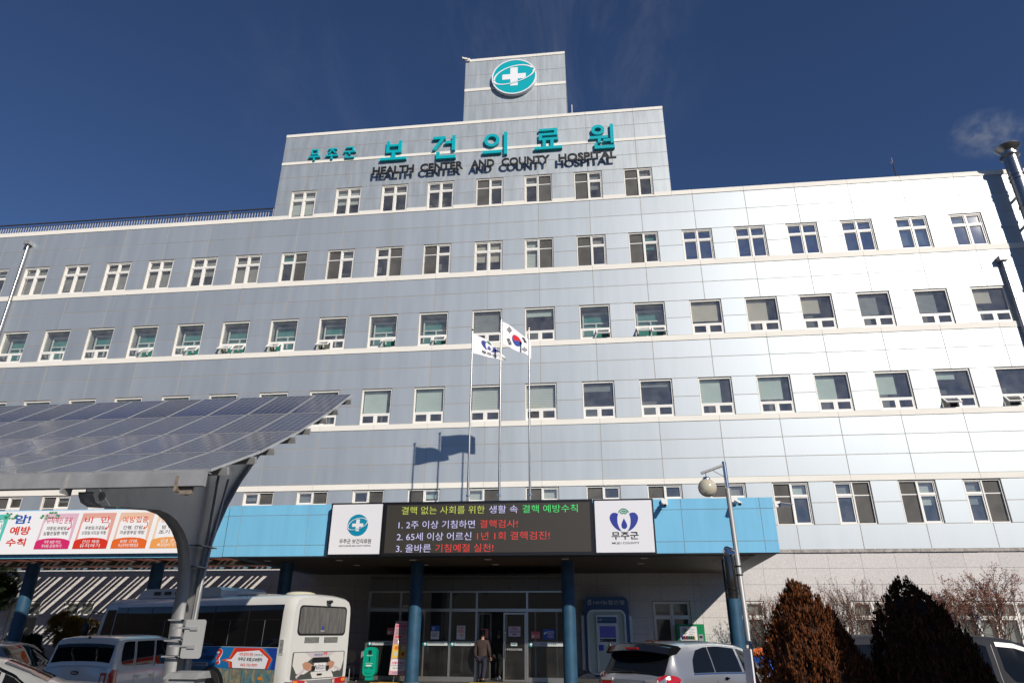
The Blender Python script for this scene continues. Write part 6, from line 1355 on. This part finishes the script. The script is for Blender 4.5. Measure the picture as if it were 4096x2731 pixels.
def bare_tree(label, x, y, H, seed, leafy, spread=.5):
    random.seed(seed); t = thing('bare_shrub', label, 'shrub', (x, y, 0), 0, 'leafless shrubs along the hospital wall'); br = MB(); lf = MB(); tips = []
    def grow(p, d, L_, r_, lvl):
        pts = [p]; dd = d.copy()
        for k in range(3): dd = (dd + Vector((random.uniform(-.22, .22), random.uniform(-.22, .22), random.uniform(-.02, .2)))).normalized(); pts.append(pts[-1]+dd*L_/3)
        br.tube(pts, [r_, r_*.88, r_*.76, r_*.6], 5 if lvl < 2 else 3, False)
        if lvl >= 6: tips.append((pts, dd)); return
        nb = 3 if lvl < 2 else random.choice((2, 3))
        for k in range(nb):
            q = pts[random.choice((2, 3, 3))]; a = random.uniform(0, 6.28); tl = random.uniform(.3, .8); o = dd.orthogonal().normalized(); o2 = dd.cross(o)
            grow(q, (dd + (o*math.cos(a)+o2*math.sin(a))*tl + Vector((0, 0, .12))).normalized(), L_*random.uniform(.62, .85), max(.0045, r_*.62), lvl+1)
    for k in range(6):
        a = k*1.05+random.uniform(-.5, .5); grow(Vector((.06*math.cos(a), .06*math.sin(a), 0)), Vector((spread*math.cos(a), .6*spread*math.sin(a), 1)).normalized(), H*.33, .044, 1)
    for pts, dd in tips:
        for k in range(leafy):
            p = pts[random.choice((1, 2, 3))] + Vector((random.uniform(-.05, .05), random.uniform(-.05, .05), random.uniform(-.06, .03))); u = Vector((random.uniform(-1, 1), random.uniform(-1, 1), random.uniform(-1, 1))).normalized()*.03; v = u.orthogonal()*.6; i = len(lf.v)
            lf.v += [tuple(p-u), tuple(p+v), tuple(p+u), tuple(p-v)]; lf.f.append((i, i+1, i+2, i+3))
    zm = max(v[2] for v in br.v); s_ = H/zm
    for m_ in (br, lf): m_.v = [(a*s_, b*s_*.7, c_*s_) for a, b, c_ in m_.v]
    br.build('branch', vary(pmat('red brown twig', (.085, .045, .032), .9), .3, 6), t, False, True)
    if lf.v: lf.build('leaves', vary(pmat('dry brown leaf', (.15, .048, .026), .8), .3, 8, island=.4), t, False, True)
for a in (('bare leafless shrub just right of the canopy beside the wall window', 6.6, -1.5, 3.0, 21, 1), ('bare leafless shrub showing between the tips of the two conifers', 8.1, -1.6, 3.3, 22, 1), ('tallest bare shrub with thick stems standing between the conifers', 9.3, -1.5, 3.55, 23, 1), ('shrub with few brown leaves right behind the dark conifer', 10.9, -1.7, 3.1, 24, 2), ('shrub full of dry brown leaves behind the grey van roof', 12.2, -1.7, 3.2, 25, 5), ('tall brown leafed shrub at the right edge by the wall windows', 13.9, -1.6, 3.9, 26, 5)): bare_tree(*a)
def bush(name, label, x, y, z, rx, rz, n, col, seed, L0=.12, wd=.01, trunk=True, cat='shrub', up=.6):
    random.seed(seed); t = thing(name, label, cat, (x, y, 0)); q = MB(); cl = [(Vector((random.gauss(0, .5), random.gauss(0, .5), random.gauss(0, .45))), random.uniform(.35, .6)) for _ in range(14)]
    for k in range(n):
        c_, r_ = random.choice(cl); d = Vector((random.gauss(0, 1), random.gauss(0, 1), random.gauss(0, 1))).normalized(); p = c_ + d*r_*random.uniform(.75, 1.0)
        if p.length > 1.15: p *= 1.15/p.length
        p = Vector((p.x*rx, p.y*rx*.8, z+p.z*rz)); e_ = (d + Vector((random.uniform(-.5, .5), random.uniform(-.5, .5), up))).normalized()*random.uniform(.7, 1.2)*L0; w_ = e_.orthogonal().normalized()*wd; i = len(q.v)
        q.v += [tuple(p-w_), tuple(p+w_), tuple(p+e_)]; q.f.append((i, i+1, i+2))
    q.build('crown', vary(pmat('needles %d' % seed, col, .8, 0, .2), .3, 3, island=.5), t, False, True)
    if trunk: q = MB().tube([(0, 0, 0), (.05, 0, z*.5), (0, 0, z)], [.07, .05, .03], 7); q.build('trunk', pmat('bark', (.05, .035, .028), .9), t, False, True)
bush('golden_shrub', 'rounded golden green needle shrub showing above the white boxy car', -20.8, -1.7, 1.45, .95, .72, 16000, (.20, .125, .025), 31, .13, .009)
bush('dark_pine', 'dark green pine at the far left edge behind the blue column', -24.9, -1.8, 3.0, 1.0, 1.0, 14000, (.022, .034, .014), 32, .16, .010, cat='tree')
bush('dark_shrub', 'low dark evergreen shrub at the foot of the left blue column', -22.7, -1.6, 1.0, .75, .6, 8000, (.016, .024, .013), 33, .12, .012)
bush('added_shade_tree', 'unseen evergreen tree added to throw shade on the dark conifer', 7.35, -21.4, 2.8, 1.35, 1.9, 26000, (.03, .045, .02), 34, .28, .06, cat='tree')  # unseen tree added out of frame to shade the right conifer

# unseen ring of wooded slopes, added to block glow from the horizon
random.seed(4); q = MB(); na = 96
for j, (r_, hk) in enumerate(((150, 0), (210, .55), (290, 1.0), (420, 1.15), (640, .2))):
    for i in range(na):
        a = 2*math.pi*i/na; h = (34+15*math.sin(2*a+.6)+9*math.sin(5*a+1.3)+5*math.sin(11*a))*hk
        if math.sin(a) > .25: h *= max(.25, 1-(math.sin(a)-.25)*2)
        q.v.append((r_*math.cos(a), -28+r_*math.sin(a), ZG-.5+h))
for j in range(4):
    for i in range(na): k = (i+1) % na; q.f.append((j*na+i, j*na+k, (j+1)*na+k, (j+1)*na+i))
struct(q.build('added_hills', vary(pmat('winter woodland', (.055, .045, .032), .95), .4, .12, bump=.6, bscale=.25), None, True))
